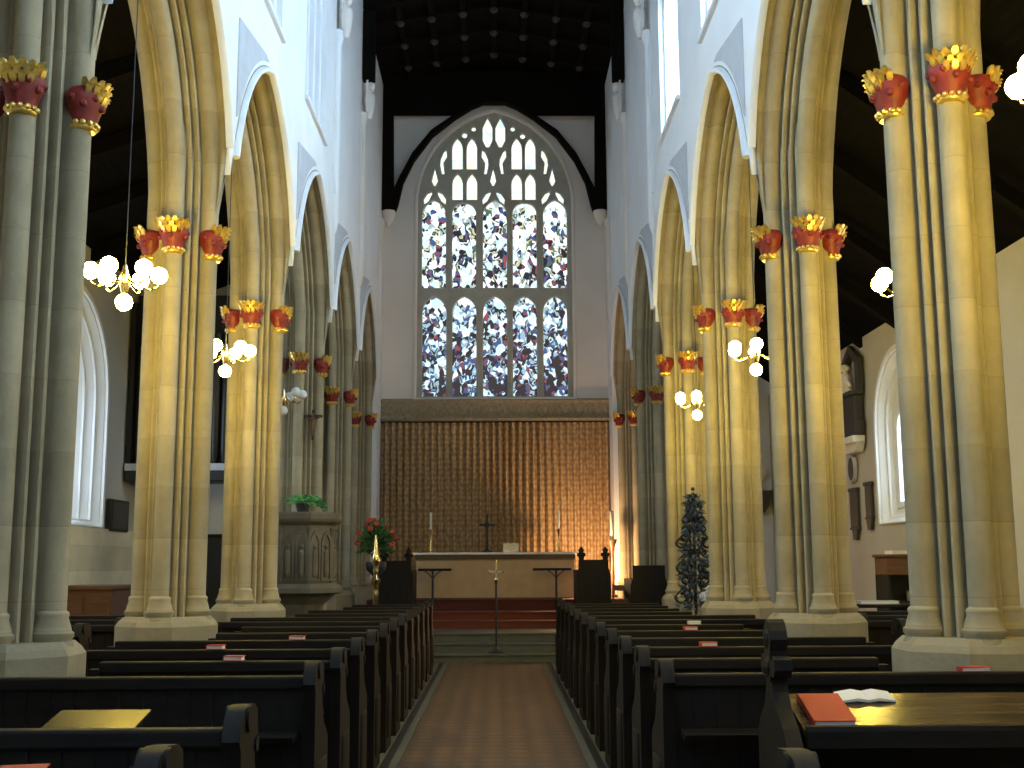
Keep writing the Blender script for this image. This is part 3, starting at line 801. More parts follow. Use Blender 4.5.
# ------------------------------------------------------------------ pews
def end_profile(h=1.0, d=.44):
    return [(-.06, 0), (d, 0), (d, .05), (d - .02, .07), (d - .02, .55), (d - .01, .60), (d - .03, .66), (d - .09, .70), (d - .17, .74), (d - .22, .80), (d - .25, .87), (d - .24, .93), (d - .20, .965),
            (d - .215, h), (d - .27, h + .025), (.06, h + .035), (-.02, h + .02), (-.075, h - .03), (-.09, h - .08), (-.06, h - .12)]
def make_pew(name, label, loc, s, x0, x1, group, near=False):
    """s: -1 runs to the left of x0, +1 to the right. Seat faces the altar."""
    root = thing(name, label, 'pew', loc, 0, group)
    Ln = x1 - x0
    back = MB().box(0 if s > 0 else -Ln, Ln if s > 0 else 0, -.012, .02, .08, .95)
    a, b = (0, Ln) if s > 0 else (-Ln, 0)
    back.box(a, b, -.04, .035, .945, 1.015, .012)
    back.box(a, b, -.025, .03, .06, .16)
    nb = int(Ln / .12)
    for i in range(1, nb):
        xx = a + Ln * i / nb
        back.box(xx - .012, xx + .012, -.02, -.01, .16, .945)
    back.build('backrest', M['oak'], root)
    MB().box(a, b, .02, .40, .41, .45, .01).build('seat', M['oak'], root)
    bl = MB().prism([(-.04, .70), (-.17, .69), (-.19, .72), (-.17, .725), (-.04, .735)], lambda p, q, d: (d, p, q), a + .03, b - .03)
    bl.build('book_ledge', M['oak'], root)
    for xe in (0, s * Ln):
        e0, e1 = sorted((xe, xe - s * .065 if xe == 0 else xe + s * .065))
        if xe != 0:
            MB().prism([(-.03, 0), (.42, 0), (.42, .58), (.36, .64), (.10, .70), (.05, .97), (-.03, .97)], lambda p, q, d: (d, p, q), e0, e1).build('bench_end', M['oakv'], root); continue
        mb = MB().prism(end_profile(1.055), lambda p, q, d: (d, p, q), e0, e1)
        # carved roll on the shoulder and a raised panel on the outer face
        mb.tube([(e0 - .012, .05, 1.04), (e1 + .012, .05, 1.04)], .048, 16)
        mb.tube([(e0 - .008, .20, .93), (e1 + .008, .20, .93)], .03, 8)
        mb.box(e0 - .012, e1 + .012, .03, .34, .12, .56, .008)
        mb.build('bench_end', M['oakv'], root, smooth=40)
    return root

ROWS = [6.4 + i * 1.0 for i in range(12)]
PEWS = {}
GRPL, GRPR = 'pews of the left block', 'pews of the right block'
LONG = (0, 2, 3, 6, 7)
protos = {}
for i, y in enumerate(ROWS):
    for sd, s, side in (('l', -1, 'left'), ('r', 1, 'right')):
        wl = 'last row before the chancel steps' if i == 11 else '%s row counted from the viewer' % ORD[i + (2 if sd == 'l' else 1)]
        Ln = 1.10 if sd == 'l' and i >= 10 else (1.97 if i in LONG else 1.42)
        lab = 'dark oak pew %s of the tiled aisle, %s' % (side, wl)
        if (sd, Ln) in protos: PEWS[sd, i] = dup(protos[sd, Ln], (s * .98, y, 0), lab)
        else: protos[sd, Ln] = PEWS[sd, i] = make_pew('church_pew', lab, (s * .98, y, 0), s, 0, Ln, GRPL if s < 0 else GRPR)
# near rows
make_pew('church_pew', 'dark oak pew along the bottom left corner, in front of the small book rest', (-.94, 4.4, 0), -1, 0, 2.4, GRPL)
make_pew('church_pew', 'dark oak pew nearest the viewer at the bottom left, only its bench end showing', (-.96, 3.4, 0), -1, 0, 1.5, GRPL)
make_pew('church_pew', 'dark oak pew at the bottom right corner, only the tip of its bench end showing', (.90, 3.25, 0), 1, 0, 1.5, GRPR)
# aisle rows
pal = make_pew('church_pew', 'dark pew in the left aisle, first row seen between the two front piers', (-3.75, 9.6, 0), -1, 0, 2.2, 'pews of the left aisle')
par_ = make_pew('church_pew', 'dark pew in the right aisle, first row seen between the two front piers', (3.75, 9.6, 0), 1, 0, 2.2, 'pews of the right aisle')
for i in range(1, 5):
    dup(pal, (-3.75, 9.6 + i * 1.15, 0), 'dark pew in the left aisle, %s row back between the piers' % ORD[i])
    dup(par_, (3.75, 9.6 + i * 1.15, 0), 'dark pew in the right aisle, %s row back between the piers' % ORD[i])

# desk with poppyhead at the right front
dk = thing('reading_desk', 'dark oak desk with sloping brown top holding the red book, lower right', 'desk', (1.36, 5.2, 0))
mb = MB().box(.0, 2.1, .46, .50, .05, .96).box(0, 2.1, .44, .52, .94, .975, .01)
for i in range(1, 17): mb.box(i * .125 - .012, i * .125 + .012, .50, .508, .1, .94)
mb.build('front_panel', M['oak'], dk)
MB().prism([(.06, .835), (.46, .955), (.46, .985), (.06, .865)], lambda p, q, d: (d, p, q), .03, 2.1).build('sloping_top', M['desk'], dk)
MB().prism([(.03, .80), (.07, .80), (.07, .875), (.055, .895), (.035, .89), (.03, .87)], lambda p, q, d: (d, p, q), .03, 2.1).build('lower_lip', M['oak'], dk)
MB().box(.03, 2.1, .10, .44, .56, .585).build('shelf', M['oak'], dk)
mb = MB().prism([(-.02, 0), (.56, 0), (.56, .80), (.50, .88), (.40, .95), (.36, 1.02), (.335, 1.08), (.245, 1.08), (.225, 1.02), (.17, .95), (.06, .88), (-.02, .80)], lambda p, q, d: (d, p, q), -.07, .0)
mb.build('bench_end', M['oakv'], dk)
ph = MB()      # poppyhead: fleur-de-lis
fl = [(.25, 1.06), (.33, 1.06), (.345, 1.09), (.40, 1.085), (.43, 1.12), (.425, 1.165), (.39, 1.18), (.365, 1.155), (.345, 1.145), (.345, 1.20), (.365, 1.25), (.35, 1.29), (.32, 1.325), (.29, 1.34), (.26, 1.325), (.23, 1.29), (.215, 1.25), (.235, 1.20), (.235, 1.145), (.215, 1.155), (.19, 1.18), (.155, 1.165), (.15, 1.12), (.18, 1.085), (.235, 1.09)]
ph.prism(fl, lambda p, q, d: (d, p, q), -.075, .005)
ph.ball((-.035, .29, 1.125), .062, 10, 8); ph.ball((-.035, .29, 1.25), .055, 10, 8, 1.3)
ph.build('poppyhead', M['oakv'], dk)
SL = math.atan2(.12, .40)
def on_desk(x, y):   # world point on the sloping top
    return (1.36 + x, 5.2 + y, .865 + (y - .06) * .3 + .002)
def book(name, label, loc, w, d, h, cover, rz=0, tilt=0, group='hymn books and papers', pages=True):
    r = thing(name, label, 'book', loc, 0, group); r.rotation_euler = (tilt, 0, rz)
    MB().box(-w / 2, w / 2, -d / 2, d / 2, 0, h * .14).box(-w / 2, w / 2, -d / 2, d / 2, h * .86, h).box(-w / 2, -w / 2 + h * .14, -d / 2, d / 2, 0, h).build('cover', cover, r)
    if pages: MB().box(-w / 2 + .004, w / 2 - .006, -d / 2 + .006, d / 2 - .006, h * .14, h * .86).build('pages', M['paper'], r)
    return r
book('red_book', 'large red book lying on the sloping desk at lower right', on_desk(.17, .235), .19, .30, .035, M['redbook'], 0, SL)
pp = thing('open_booklet', 'white open booklet lying at the top of the sloping desk', 'booklet', on_desk(.40, .40), 0); pp.rotation_euler = (SL, 0, .05)
for s in (-1, 1):
    MB().add([(0, -.05, .012), (s * .05, -.05, .022), (s * .13, -.05, .008), (0, .06, .012), (s * .05, .06, .022), (s * .13, .06, .008),
              (0, -.05, 0), (s * .05, -.05, .008), (s * .13, -.05, .0), (0, .06, 0), (s * .05, .06, .008), (s * .13, .06, 0)],
             [(0, 1, 4, 3), (1, 2, 5, 4), (6, 9, 10, 7), (7, 10, 11, 8), (0, 6, 7, 1), (1, 7, 8, 2), (3, 4, 10, 9), (4, 5, 11, 10), (2, 8, 11, 5)]).build('page', M['paper'], pp)

# small book rest lower left, shining in the lamp light
brt = thing('book_rest', 'small sloping book rest shining gold, lower left among dark pews', 'desk', (-1.80, 5.55, 0))
MB().prism([(-.15, .850), (.15, .908), (.15, .928), (-.15, .870)], lambda p, q, d: (d, p, q), -.21, .21).build('sloping_board', M['amber'], brt)
MB().box(-.03, .03, -.03, .03, .03, .885).box(-.16, .16, -.14, .14, 0, .035, .01).build('stand', M['oak'], brt)

# hymn books on the pew ledges: (pew, offset from aisle end, cover, label)
LB = [('l', 1, .60, 'redbook', 'small red hymn book on the fourth pew left of the aisle'),
      ('l', 2, .95, 'redbook', 'red hymn book on the fifth pew left of the aisle'),
      ('l', 3, .55, 'redbook', 'red hymn book on the sixth pew left of the aisle'),
      ('r', 2, .55, 'redbook', 'red hymn book on the fourth pew right of the aisle, near the poppyhead'),
      ('r', 4, .75, 'redbook', 'red hymn book on the sixth pew right of the aisle'),
      ('r', 5, .95, 'paper', 'white service sheet folded on the seventh pew right of the aisle')]
for sd, i, off, mk, lab in LB:
    s = -1 if sd == 'l' else 1
    book('hymn_book', lab, (s * (.98 + off), ROWS[i], 1.017), .12, .075, .03, M[mk], .1 * s, 0)
book('hymn_book', 'red hymn book with pale pages on the pew at the bottom left corner', (-1.28, 3.40, 1.017), .13, .075, .03, M['redbook'], .2)
book('hymn_book', 'red hymn book on the pew just below the large golden pier at right', (-1.28, 5.9, .0) if False else (2.60, 6.40, 1.017), .16, .07, .025, M['redbook'], .05)

# ------------------------------------------------------------------ chancel furniture
al = thing('altar', 'long altar with cream frontal, brown fringe and white top cloth', 'altar', (0.0, 23.65, .91))
MB().box(-1.56, 1.56, .02, .86, 0, .86).build('body', M['brown'], al)
mb = MB(); nxx = 60; vs = []; fs = []
for j in (0, 1):
    for i in range(nxx + 1):
        x = -1.58 + 3.16 * i / nxx
        vs.append((x, .005 + .004 * math.sin(i * 1.3) * (1 - j), .02 + .76 * j))
for i in range(nxx): fs.append((i, i + 1, nxx + 2 + i, nxx + 1 + i))
n0 = len(vs)
mb.add(vs, fs); mb.box(-1.58, 1.58, .004, .02, .60, .80)
mb.build('frontal', M['frontal'], al, smooth=40)
mb = MB().box(-1.60, 1.60, -.012, .02, .78, .87)
for i in range(80): mb.box(-1.59 + i * .04, -1.57 + i * .04, -.016, -.008, .755, .79)
mb.build('fringed_superfrontal', M['fringe'], al)
MB().box(-1.66, 1.66, -.03, .90, .87, .915, .008).build('linen_cloth', M['linen'], al)
ALT = .91 + .915
def candlestick(label, x, y, z, hs, hc, r=.022, group='altar candles'):
    t = thing('candlestick', label, 'candle', (x, y, z), 0, group)
    k = hs / .3
    MB().lathe([(.075, 0), (.075, .012), (.03, .03), (.018, .06 * k), (.03, .09 * k), (.016, .12 * k), (.014, .2 * k), (.026, .24 * k), (.045, .285 * k), (.045, hs)], n=14).build('stick', M['brass'], t, smooth=40)
    MB().lathe([(r, hs), (r, hs + hc - .01), (r * .7, hs + hc), (.003, hs + hc + .002), (.003, hs + hc + .02)], n=10).build('candle', M['candle'], t, smooth=40)
    return t
candlestick('tall white altar candle on brass stick, left of the altar cross', -1.32, 24.1, ALT, .48, .34)
candlestick('tall white altar candle on brass stick, right of the altar cross', 1.30, 24.1, ALT, .48, .38)
ac = thing('altar_cross', 'small dark cross standing at the middle of the altar', 'cross', (-.17, 24.15, ALT))
MB().lathe([(.11, 0), (.11, .02), (.05, .05), (.02, .09), (.02, .2)], n=12).build('foot', M['iron'], ac)
MB().box(-.02, .02, -.012, .012, .18, .78, .004).box(-.16, .16, -.012, .012, .54, .585, .004).ball((0, 0, .56), .06, 10, 6).build('cross', M['iron'], ac)
ms = thing('missal_stand', 'small golden book stand on the altar right of centre', 'book stand', (.32, 23.98, ALT))
MB().prism([(-.10, .02), (.12, .17), (.12, .19), (-.10, .04)], lambda p, q, d: (d, p, q), -.16, .16).build('sloping_board', M['brass'], ms)
MB().box(-.15, .15, -.09, .12, 0, .022, .005).box(-.12, .12, .08, .10, .02, .16).build('base', M['brass'], ms)

def rail(label, x0, x1, xp):
    t = thing('communion_rail', label, 'rail', (xp, 23.30, .91), 0, 'communion rails')
    MB().box(x0 - xp, x1 - xp, -.06, .06, .55, .60, .012).build('handrail', M['oak'], t)
    mb = MB().box(-.022, .022, -.022, .022, .02, .55).box(-.10, .10, -.10, .10, 0, .025, .006)
    mb.tube([(.015, 0, .42), (.08, 0, .50), (.16, 0, .55)], .012, 6); mb.tube([(-.015, 0, .42), (-.08, 0, .50), (-.16, 0, .55)], .012, 6)
    mb.build('post', M['iron'], t)
rail('dark T-shaped altar rail in front of the left end of the altar', -1.52, -.86, -1.23)
rail('dark T-shaped altar rail in front of the right end of the altar', .74, 1.50, 1.20)

# processional cross
pc = thing('processional_cross', 'brass processional cross on a dark staff standing in the middle of the chancel steps', 'cross', (.02, 19.72, .14))
MB().lathe([(.13, 0), (.13, .015), (.10, .03), (.05, .05), (.03, .09), (.022, .10)], n=16).build('foot', M['iron'], pc)
MB().lathe([(.018, .09), (.018, 1.12), (.026, 1.14), (.026, 1.17), (.018, 1.19), (.014, 1.22)], n=10).build('staff', M['black'], pc)
mb = MB().box(-.016, .016, -.012, .012, 1.20, 1.50, .004).box(-.115, .115, -.012, .012, 1.31, 1.345, .004)
for p in ((0, 1.50), (-.115, 1.328), (.115, 1.328)): mb.ball((p[0], 0, p[1]), .022, 8, 6)
mb.ball((0, 0, 1.20), .028, 10, 6)
mb.build('cross_head', M['brass'], pc)

# choir stalls
def stall(label, x0, x1, y, z, h, name='choir_stall', heads=True):
    t = thing(name, label, 'choir stall', ((x0 + x1) / 2, y, z), 0, 'choir stalls')
    w = (x1 - x0) / 2
    prof = [(-w, 0), (w, 0), (w, h * .80), (w - .04, h * .88), (w - .04, h), (-w + .04, h), (-w + .04, h * .88), (-w, h * .80)]
    mb = MB().prism(prof, lambda p, q, d: (p, d, q), 0, .07)
    for i in range(3):
        xa = -w + .06 + i * (2 * w - .12) / 3
        mb.prism(lancet(xa + (2 * w - .12) / 6, (2 * w - .12) / 6 - .02, .2, h * .55, h * .7, 4), lambda p, q, d: (p, d, q), -.012, .002)
    mb.build('end_panel', M['oakv'], t)
    if heads:
        for xx in (-w + .09, w - .09):
            ph = MB().prism([(xx - .04, h), (xx + .04, h), (xx + .05, h + .05), (xx + .08, h + .07), (xx + .07, h + .12), (xx + .035, h + .12), (xx + .05, h + .17), (xx, h + .23), (xx - .05, h + .17), (xx - .035, h + .12), (xx - .07, h + .12), (xx - .08, h + .07), (xx - .05, h + .05)], lambda p, q, d: (p, d, q), .005, .065)
            ph.ball((xx, .035, h + .1), .05, 8, 6); ph.build('poppyhead', M['oakv'], t)
    MB().box(-w + .03, w - .03, .07, 1.15, h * .82, h * .86).box(-w + .02, -w + .05, .07, 1.15, .02, h * .86).box(w - .05, w - .02, .07, 1.15, .02, h * .86).build('desk_box', M['oak'], t)
    return t
stall('dark choir stall with poppyheads to the left of the chancel steps', -2.02, -1.42, 20.6, .42, 1.24)
stall('dark choir stall with poppyheads and papers to the right of the chancel steps', 1.42, 2.02, 20.6, .42, 1.24)
stall('dark square desk without poppyheads beside the red chair on the right', 2.18, 2.78, 19.0, 0.0, 1.56, 'clergy_desk', False)
# tall bench end lower shoulder, left of the right stall
book('white_papers', 'white papers lying on the choir stall right of the altar', (1.80, 21.0, .42 + 1.24 * .86 + .002), .34, .22, .03, M['paper'], .1)
book('white_papers', 'white papers on the square dark desk at the right', (2.50, 19.4, 1.56 * .86 + .002), .24, .18, .03, M['paper'], -.1)
st = thing('wooden_chair', 'red seated wooden chair between the right choir stall and the square desk', 'chair', (2.24, 20.48, .28))
MB().box(-.2, .2, -.2, .2, .42, .47, .012).build('seat', M['redbook'], st)
for a in (-1, 1):
    for b in (-1, 1):
        MB().box(a * .18 - .018, a * .18 + .018, b * .18 - .018, b * .18 + .018, .0, .42 if b < 0 else .95).build('leg', M['brown'], st)
mb = MB().box(-.18, .18, .165, .195, .84, .94, .01).box(-.18, .18, .165, .195, .62, .70, .01); mb.build('backrest', M['brown'], st)

# candle stand at the right
cs = thing('candle_stand', 'large white candle on a tall brown stand beside the right end of the curtain', 'candle', (2.42, 24.40, .91))
MB().lathe([(.10, 0), (.10, .03), (.05, .07), (.03, .2), (.045, .4), (.03, .6), (.03, .9), (.06, 1.05), (.09, 1.12), (.10, 1.15), (.10, 1.18)], n=16).build('stand', M['brown'], cs, smooth=40)
MB().lathe([(.042, 1.18), (.042, 1.74), (.03, 1.76), (.004, 1.765), (.004, 1.79)], n=12).build('candle', M['candle'], cs, smooth=40)

# brass pillar stand and flower arrangement at left
bs = thing('brass_stand', 'tall polished brass pillar stand in front of the red flower arrangement', 'stand', (-1.90, 18.9, 0))
MB().lathe([(.15, 0), (.15, .04), (.11, .07), (.06, .12), (.04, .2), (.05, .3), (.035, .4), (.035, .72), (.055, .78), (.035, .84), (.035, 1.05), (.05, 1.1), (.04, 1.16), (.04, 1.24), (.075, 1.30), (.085, 1.35), (.05, 1.40), (.03, 1.44), (.045, 1.5), (.03, 1.55), (.06, 1.62), (.065, 1.7), (.04, 1.78), (.03, 1.9), (.022, 2.0), (.012, 2.06)], n=18).build('pillar', M['brass'], bs, smooth=40)

def leaf(mb, base, d, ln, wd, rng):
    d = Vector(d).normalized(); up = Vector((rng.uniform(-1, 1), rng.uniform(-1, 1), rng.uniform(-1, 1)))
    sd = d.cross(up)
    if sd.length < 1e-3: return
    sd.normalize(); nr = sd.cross(d)
    b = Vector(base)
    t = 0.004
    top = [b, b + d * ln * .35 + sd * wd, b + d * ln - nr * ln * .12, b + d * ln * .35 - sd * wd, b + d * ln * .4 + nr * wd * .5]
    mb.add([tuple(p) for p in top], [(0, 1, 4), (1, 2, 4), (2, 3, 4), (3, 0, 4), (0, 3, 2, 1)])
rng = random.Random(3)
fa = thing('flower_arrangement', 'dark leafy arrangement with red flowers on a pedestal at the left of the altar', 'flowers', (-2.02, 20.1, .14))
MB().lathe([(.16, 0), (.16, .05), (.06, .1), (.04, .4), (.04, 1.2), (.07, 1.28), (.16, 1.36), (.18, 1.44), (.17, 1.5)], n=14).build('pedestal', M['iron'], fa, smooth=40)
mb = MB()
for i in range(420):
    th = rng.uniform(0, 2 * PI); ph_ = rng.uniform(-.5, 1.45); r0 = rng.uniform(.03, .28)
    d = (math.cos(th) * math.cos(ph_), math.sin(th) * math.cos(ph_), math.sin(ph_))
    leaf(mb, (d[0] * r0, d[1] * r0, 1.78 + d[2] * r0 * 1.25), d, rng.uniform(.09, .18), rng.uniform(.02, .04), rng)
mb.build('foliage', M['leaf'], fa)
for i in range(16):
    th = rng.uniform(0, 2 * PI); ph_ = rng.uniform(.0, 1.3); r0 = .34
    c = (math.cos(th) * math.cos(ph_) * r0, math.sin(th) * math.cos(ph_) * r0, 1.78 + math.sin(ph_) * r0 * 1.3)
    mb = MB()
    for k in range(6):
        a = k * PI / 3
        mb.ball((c[0] + .028 * math.cos(a), c[1] + .02 * math.sin(a), c[2] + .02 * math.sin(a)), .026, 6, 5)
    mb.build('flower', M['flower'], fa)

# pulpit
pu = thing('pulpit', 'carved octagonal stone pulpit standing in front of the fourth left pier', 'pulpit', (-2.74, 16.72, 0)); pu.scale = (1, 1, .955)
mb = MB(); N8 = 8
def oct_pts(r): return [(r * math.cos(PI / 8 + k * PI / 4), r * math.sin(PI / 8 + k * PI / 4)) for k in range(8)]
loft(mb, [(oct_pts(.50), 0), (oct_pts(.50), .12), (oct_pts(.34), .2), (oct_pts(.28), .5), (oct_pts(.28), .95), (oct_pts(.36), 1.1), (oct_pts(.50), 1.22), (oct_pts(.52), 1.26)])
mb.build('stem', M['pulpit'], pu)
mb = MB()
loft(mb, [(oct_pts(.56), 1.24), (oct_pts(.62), 1.27), (oct_pts(.62), 1.34), (oct_pts(.54), 1.40)])
loft(mb, [(oct_pts(.50), 1.38), (oct_pts(.50), 2.26)])
mb.build('drum', M['pulpit'], pu)
mb = MB()
loft(mb, [(oct_pts(.50), 2.24), (oct_pts(.58), 2.29), (oct_pts(.60), 2.33), (oct_pts(.60), 2.40), (oct_pts(.57), 2.43)])
mb.build('cornice', M['pulpit'], pu)
for k in range(8):
    a = k * PI / 4; ap = .50 * math.cos(PI / 8)
    Mx = Matrix.Rotation(a - PI / 2, 4, 'Z') @ Matrix.Translation((0, ap, 0))
    mb = MB()
    fn = lambda p, q, d: (p, d, q)
    for q in (-.095, .095):
        o_ = lancet(q, .085, 1.44, 1.98, 2.16, 4); i_ = lancet(q, .06, 1.47, 1.96, 2.10, 4)
        w = plate(o_, [i_], fn, .05); mb.add(w.v, w.f)
        mb.lathe([(.03, 1.50), (.045, 1.55), (.04, 1.75), (.045, 1.85), (.02, 1.89), (.02, 1.90)], (q, .005, 0), 8); mb.ball((q, .005, 1.935), .033, 8, 6)
    mb.lathe([(.03, 1.42), (.035, 1.46), (.022, 1.5), (.022, 2.12), (.04, 2.2)], (.19, .0, 0), 8)
    mb.xform(Mx)
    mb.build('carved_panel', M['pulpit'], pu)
# fern on pulpit
fe = thing('fern', 'bright green fern on top of the stone pulpit', 'plant', (-2.68, 16.5, 2.325)); fe.scale = (1.35, 1.35, 1.35)
mb = MB()
for i in range(34):
    th = rng.uniform(0, 2 * PI); el = rng.uniform(.3, 1.2)
    pts = [(0, 0, .06)]
    for k in range(1, 6):
        t = k / 5; rr = .24 * t * math.cos(el); zz = .06 + .22 * math.sin(el) * t - .10 * t * t
        pts.append((rr * math.cos(th), rr * math.sin(th), zz))
    for k in range(1, 6):
        for q in (-1, 1):
            leaf(mb, pts[k], (math.cos(th + q * 1.0), math.sin(th + q * 1.0), .2), .07, .016, rng)
mb.build('fronds', M['fern'], fe)
MB().lathe([(.06, 0), (.085, .1), (.09, .11)], n=12).build('pot', M['slate'], fe)
# wooden carved figure on fourth left pier
wc = thing('crucifix', 'small dark crucifix fixed to the pier above the pulpit', 'crucifix', (-2.74, 17.60, 3.66))
MB().box(-.02, .02, -.02, .02, -.20, .26, .004).box(-.14, .14, -.02, .02, .14, .18, .004).build('cross', M['iron'], wc)
MB().lathe([(.02, -.14), (.035, -.05), (.03, .05), (.045, .11), (.015, .14), (.03, .17), (.02, .2)], (0, -.035, 0), 8).tube([(-.12, -.035, .16), (-.04, -.035, .11), (.04, -.035, .11), (.12, -.035, .16)], .016, 6).build('carved_figure', M['brown'], wc)

# wrought iron scrollwork stand at right
ir = thing('scrollwork_stand', 'tall wrought iron scrollwork stand with dark leaves in front of the golden pier', 'stand', (2.73, 16.05, 0))
mb = MB().tube([(0, 0, 0), (0, 0, 2.55)], .022, 8).lathe([(.26, 0), (.26, .04), (.12, .08), (.05, .2)], n=14)
mb.ball((0, 0, 2.60), .028, 8, 6); mb.build('central_pole', M['iron'], ir)
def scroll(z, r, hgt, a):
    """S-scroll in the vertical plane at angle a"""
    pts = []
    for k in range(33):
        t = k / 32
        if t < .35:
            q = (t / .35); rad = r * .32 * (1 - .55 * (1 - q)); an = -PI * 1.6 * (1 - q)
            pts.append((r * .68 + rad * math.cos(an + PI * .0), z + hgt * .22 + rad * math.sin(an)))
        elif t < .65:
            q = (t - .35) / .3
            pts.append((r * (1 - .70 * q), z + hgt * (.22 + .5 * q)))
        else:
            q = (t - .65) / .35; rad = r * .20 * (1 - .5 * q); an = PI + -PI * 1.5 * q
            pts.append((r * .50 + rad * math.cos(an), z + hgt * .72 + rad * math.sin(an)))
    return [(x * math.cos(a), x * math.sin(a), zz) for x, zz in pts]
for z, r, hgt, n in ((1.05, .30, .42, 8), (1.45, .27, .40, 8), (1.80, .27, .34, 8), (2.12, .17, .28, 6), (2.36, .09, .2, 6)):
    for k in range(n):
        MB().tube(scroll(z, r, hgt, k * 2 * PI / n + .2), .013, 5).build('scroll', M['iron'], ir)
mb = MB()
for i in range(560):
    z = rng.uniform(.55, 2.5); r0 = .30 * (1 - (z - .5) / 2.35) * rng.uniform(.25, 1.05); th = rng.uniform(0, 2 * PI)
    leaf(mb, (r0 * math.cos(th), r0 * math.sin(th), z), (math.cos(th), math.sin(th), rng.uniform(-.6, .9)), rng.uniform(.08, .15), rng.uniform(.02, .04), rng)
mb.build('foliage', M['darkleaf'], ir)
for i in range(7):
    c = (.12 + rng.uniform(-.07, .07), -.28 + rng.uniform(-.05, .05), 1.20 + rng.uniform(-.09, .09)); mb = MB()
    for k in range(6): mb.ball((c[0] + .03 * math.cos(k), c[1] + .02 * math.sin(k * 2), c[2] + .025 * math.sin(k)), .03, 6, 5)
    mb.build('flower', M['paleflower'], ir)

# ------------------------------------------------------------------ left aisle: organ, board, cupboard
og = thing('pipe_organ', 'dark pipe organ raised at the end of the left aisle', 'organ', (-5.05, 19.75, 0))
MB().box(-1.2, 1.35, .05, .75, 3.0, 3.22, .02).box(-1.2, 1.35, .45, .75, 3.2, 6.3).box(-1.2, -1.13, .08, .75, 3.2, 6.1).box(1.28, 1.35, .08, .75, 3.2, 6.1).build('case', M['black'], og)
for k in range(15):
    x = -1.05 + k * .164; hh = 2.1 + .55 * abs(math.sin(k * .45))
    MB().lathe([(.03, 3.22), (.075, 3.5), (.08, 3.52), (.08, 3.22 + hh), (.07, 3.23 + hh)], (x, .22, 0), 10).build('pipe', M['pipe'], og, smooth=40)
MB().box(-1.2, 1.35, .02, .09, 3.18, 3.30, .01).build('pale_rail', M['panel'], og)
nb_ = thing('notice_board', 'small square black board on the white left aisle wall, just past the window', 'board', (-6.28, 19.5, 2.15))
MB().box(0, .09, -.46, .46, 0, .52, .012).build('frame', M['black'], nb_); MB().box(.085, .10, -.40, .40, .05, .47).build('panel', M['slate'], nb_)
dr = struct(empty('door_1', (-5.05, 21.77, 0)), 'dark doorway below the organ')
MB().box(-.5, .5, -.06, .0, 0, 2.1, .01).build('door_panel', M['black'], dr); MB().box(-.56, -.5, -.08, .0, 0, 2.16).box(.5, .56, -.08, .0, 0, 2.16).box(-.56, .56, -.08, .0, 2.1, 2.16).build('door_frame', M['oak'], dr)
cp = thing('cupboard', 'reddish brown wooden cupboard in the left aisle under the pointed window', 'cupboard', (-5.75, 17.2, 0))
MB().box(-.38, .38, -.5, .5, .06, 1.26).box(-.36, .36, -.48, .48, 0, .06).box(-.42, .42, -.54, .54, 1.26, 1.32, .012).build('carcass', M['brown'], cp)
for q in (-1, 1): MB().box(min(q * .02, q * .35), max(q * .02, q * .35), -.52, -.5, .12, 1.2, .005).build('door', M['brown'], cp)

# ------------------------------------------------------------------ right aisle: monuments, bookcase
mo = thing('wall_monument', 'dark marble wall monument with white figure, beside the pale aisle window', 'monument', (6.25, 19.98, 3.45)); mo.scale = (1, 1, .66)
MB().box(-.16, .0, -.42, .42, .75, 1.45, .02).box(-.24, .0, -.5, .5, 1.45, 1.55, .015).prism([(-.42, .40), (.42, .40), (.5, .75), (-.5, .75)], lambda p, q, d: (d, p, q), -.18, 0).build('inscription_panel', M['slate'], mo)
MB().box(-.22, .0, -.46, .46, .22, .40, .02).prism([(-.3, .0), (.3, .0), (.44, .22), (-.44, .22)], lambda p, q, d: (d, p, q), -.14, 0).build('shelf', M['marble'], mo)
mb = MB().lathe([(.12, 1.55), (.17, 1.65), (.13, 1.82), (.16, 1.98), (.10, 2.08), (.05, 2.13), (.05, 2.16)], (-.14, .05, 0), 12, .7, 1)
mb.ball((-.14, .05, 2.25), .09, 10, 8, 1.2)
mb.tube([(-.14, -.1, 2.0), (-.2, -.25, 1.85), (-.16, -.3, 1.68)], [.05, .045, .03], 8); mb.tube([(-.14, .2, 2.0), (-.2, .32, 1.9), (-.18, .36, 2.15)], [.05, .045, .03], 8)
mb.build('figure', M['marble'], mo, smooth=60)
MB().prism([(-.34, 1.55), (-.30, 1.55), (-.30, 2.3), (0, 2.62), (.34, 2.3), (.34, 1.55), (.5, 1.55), (.5, 2.4), (0, 2.85), (-.5, 2.4), (-.5, 1.55)], lambda p, q, d: (d, p, q), -.08, 0).build('dark_canopy', M['slate'], mo)
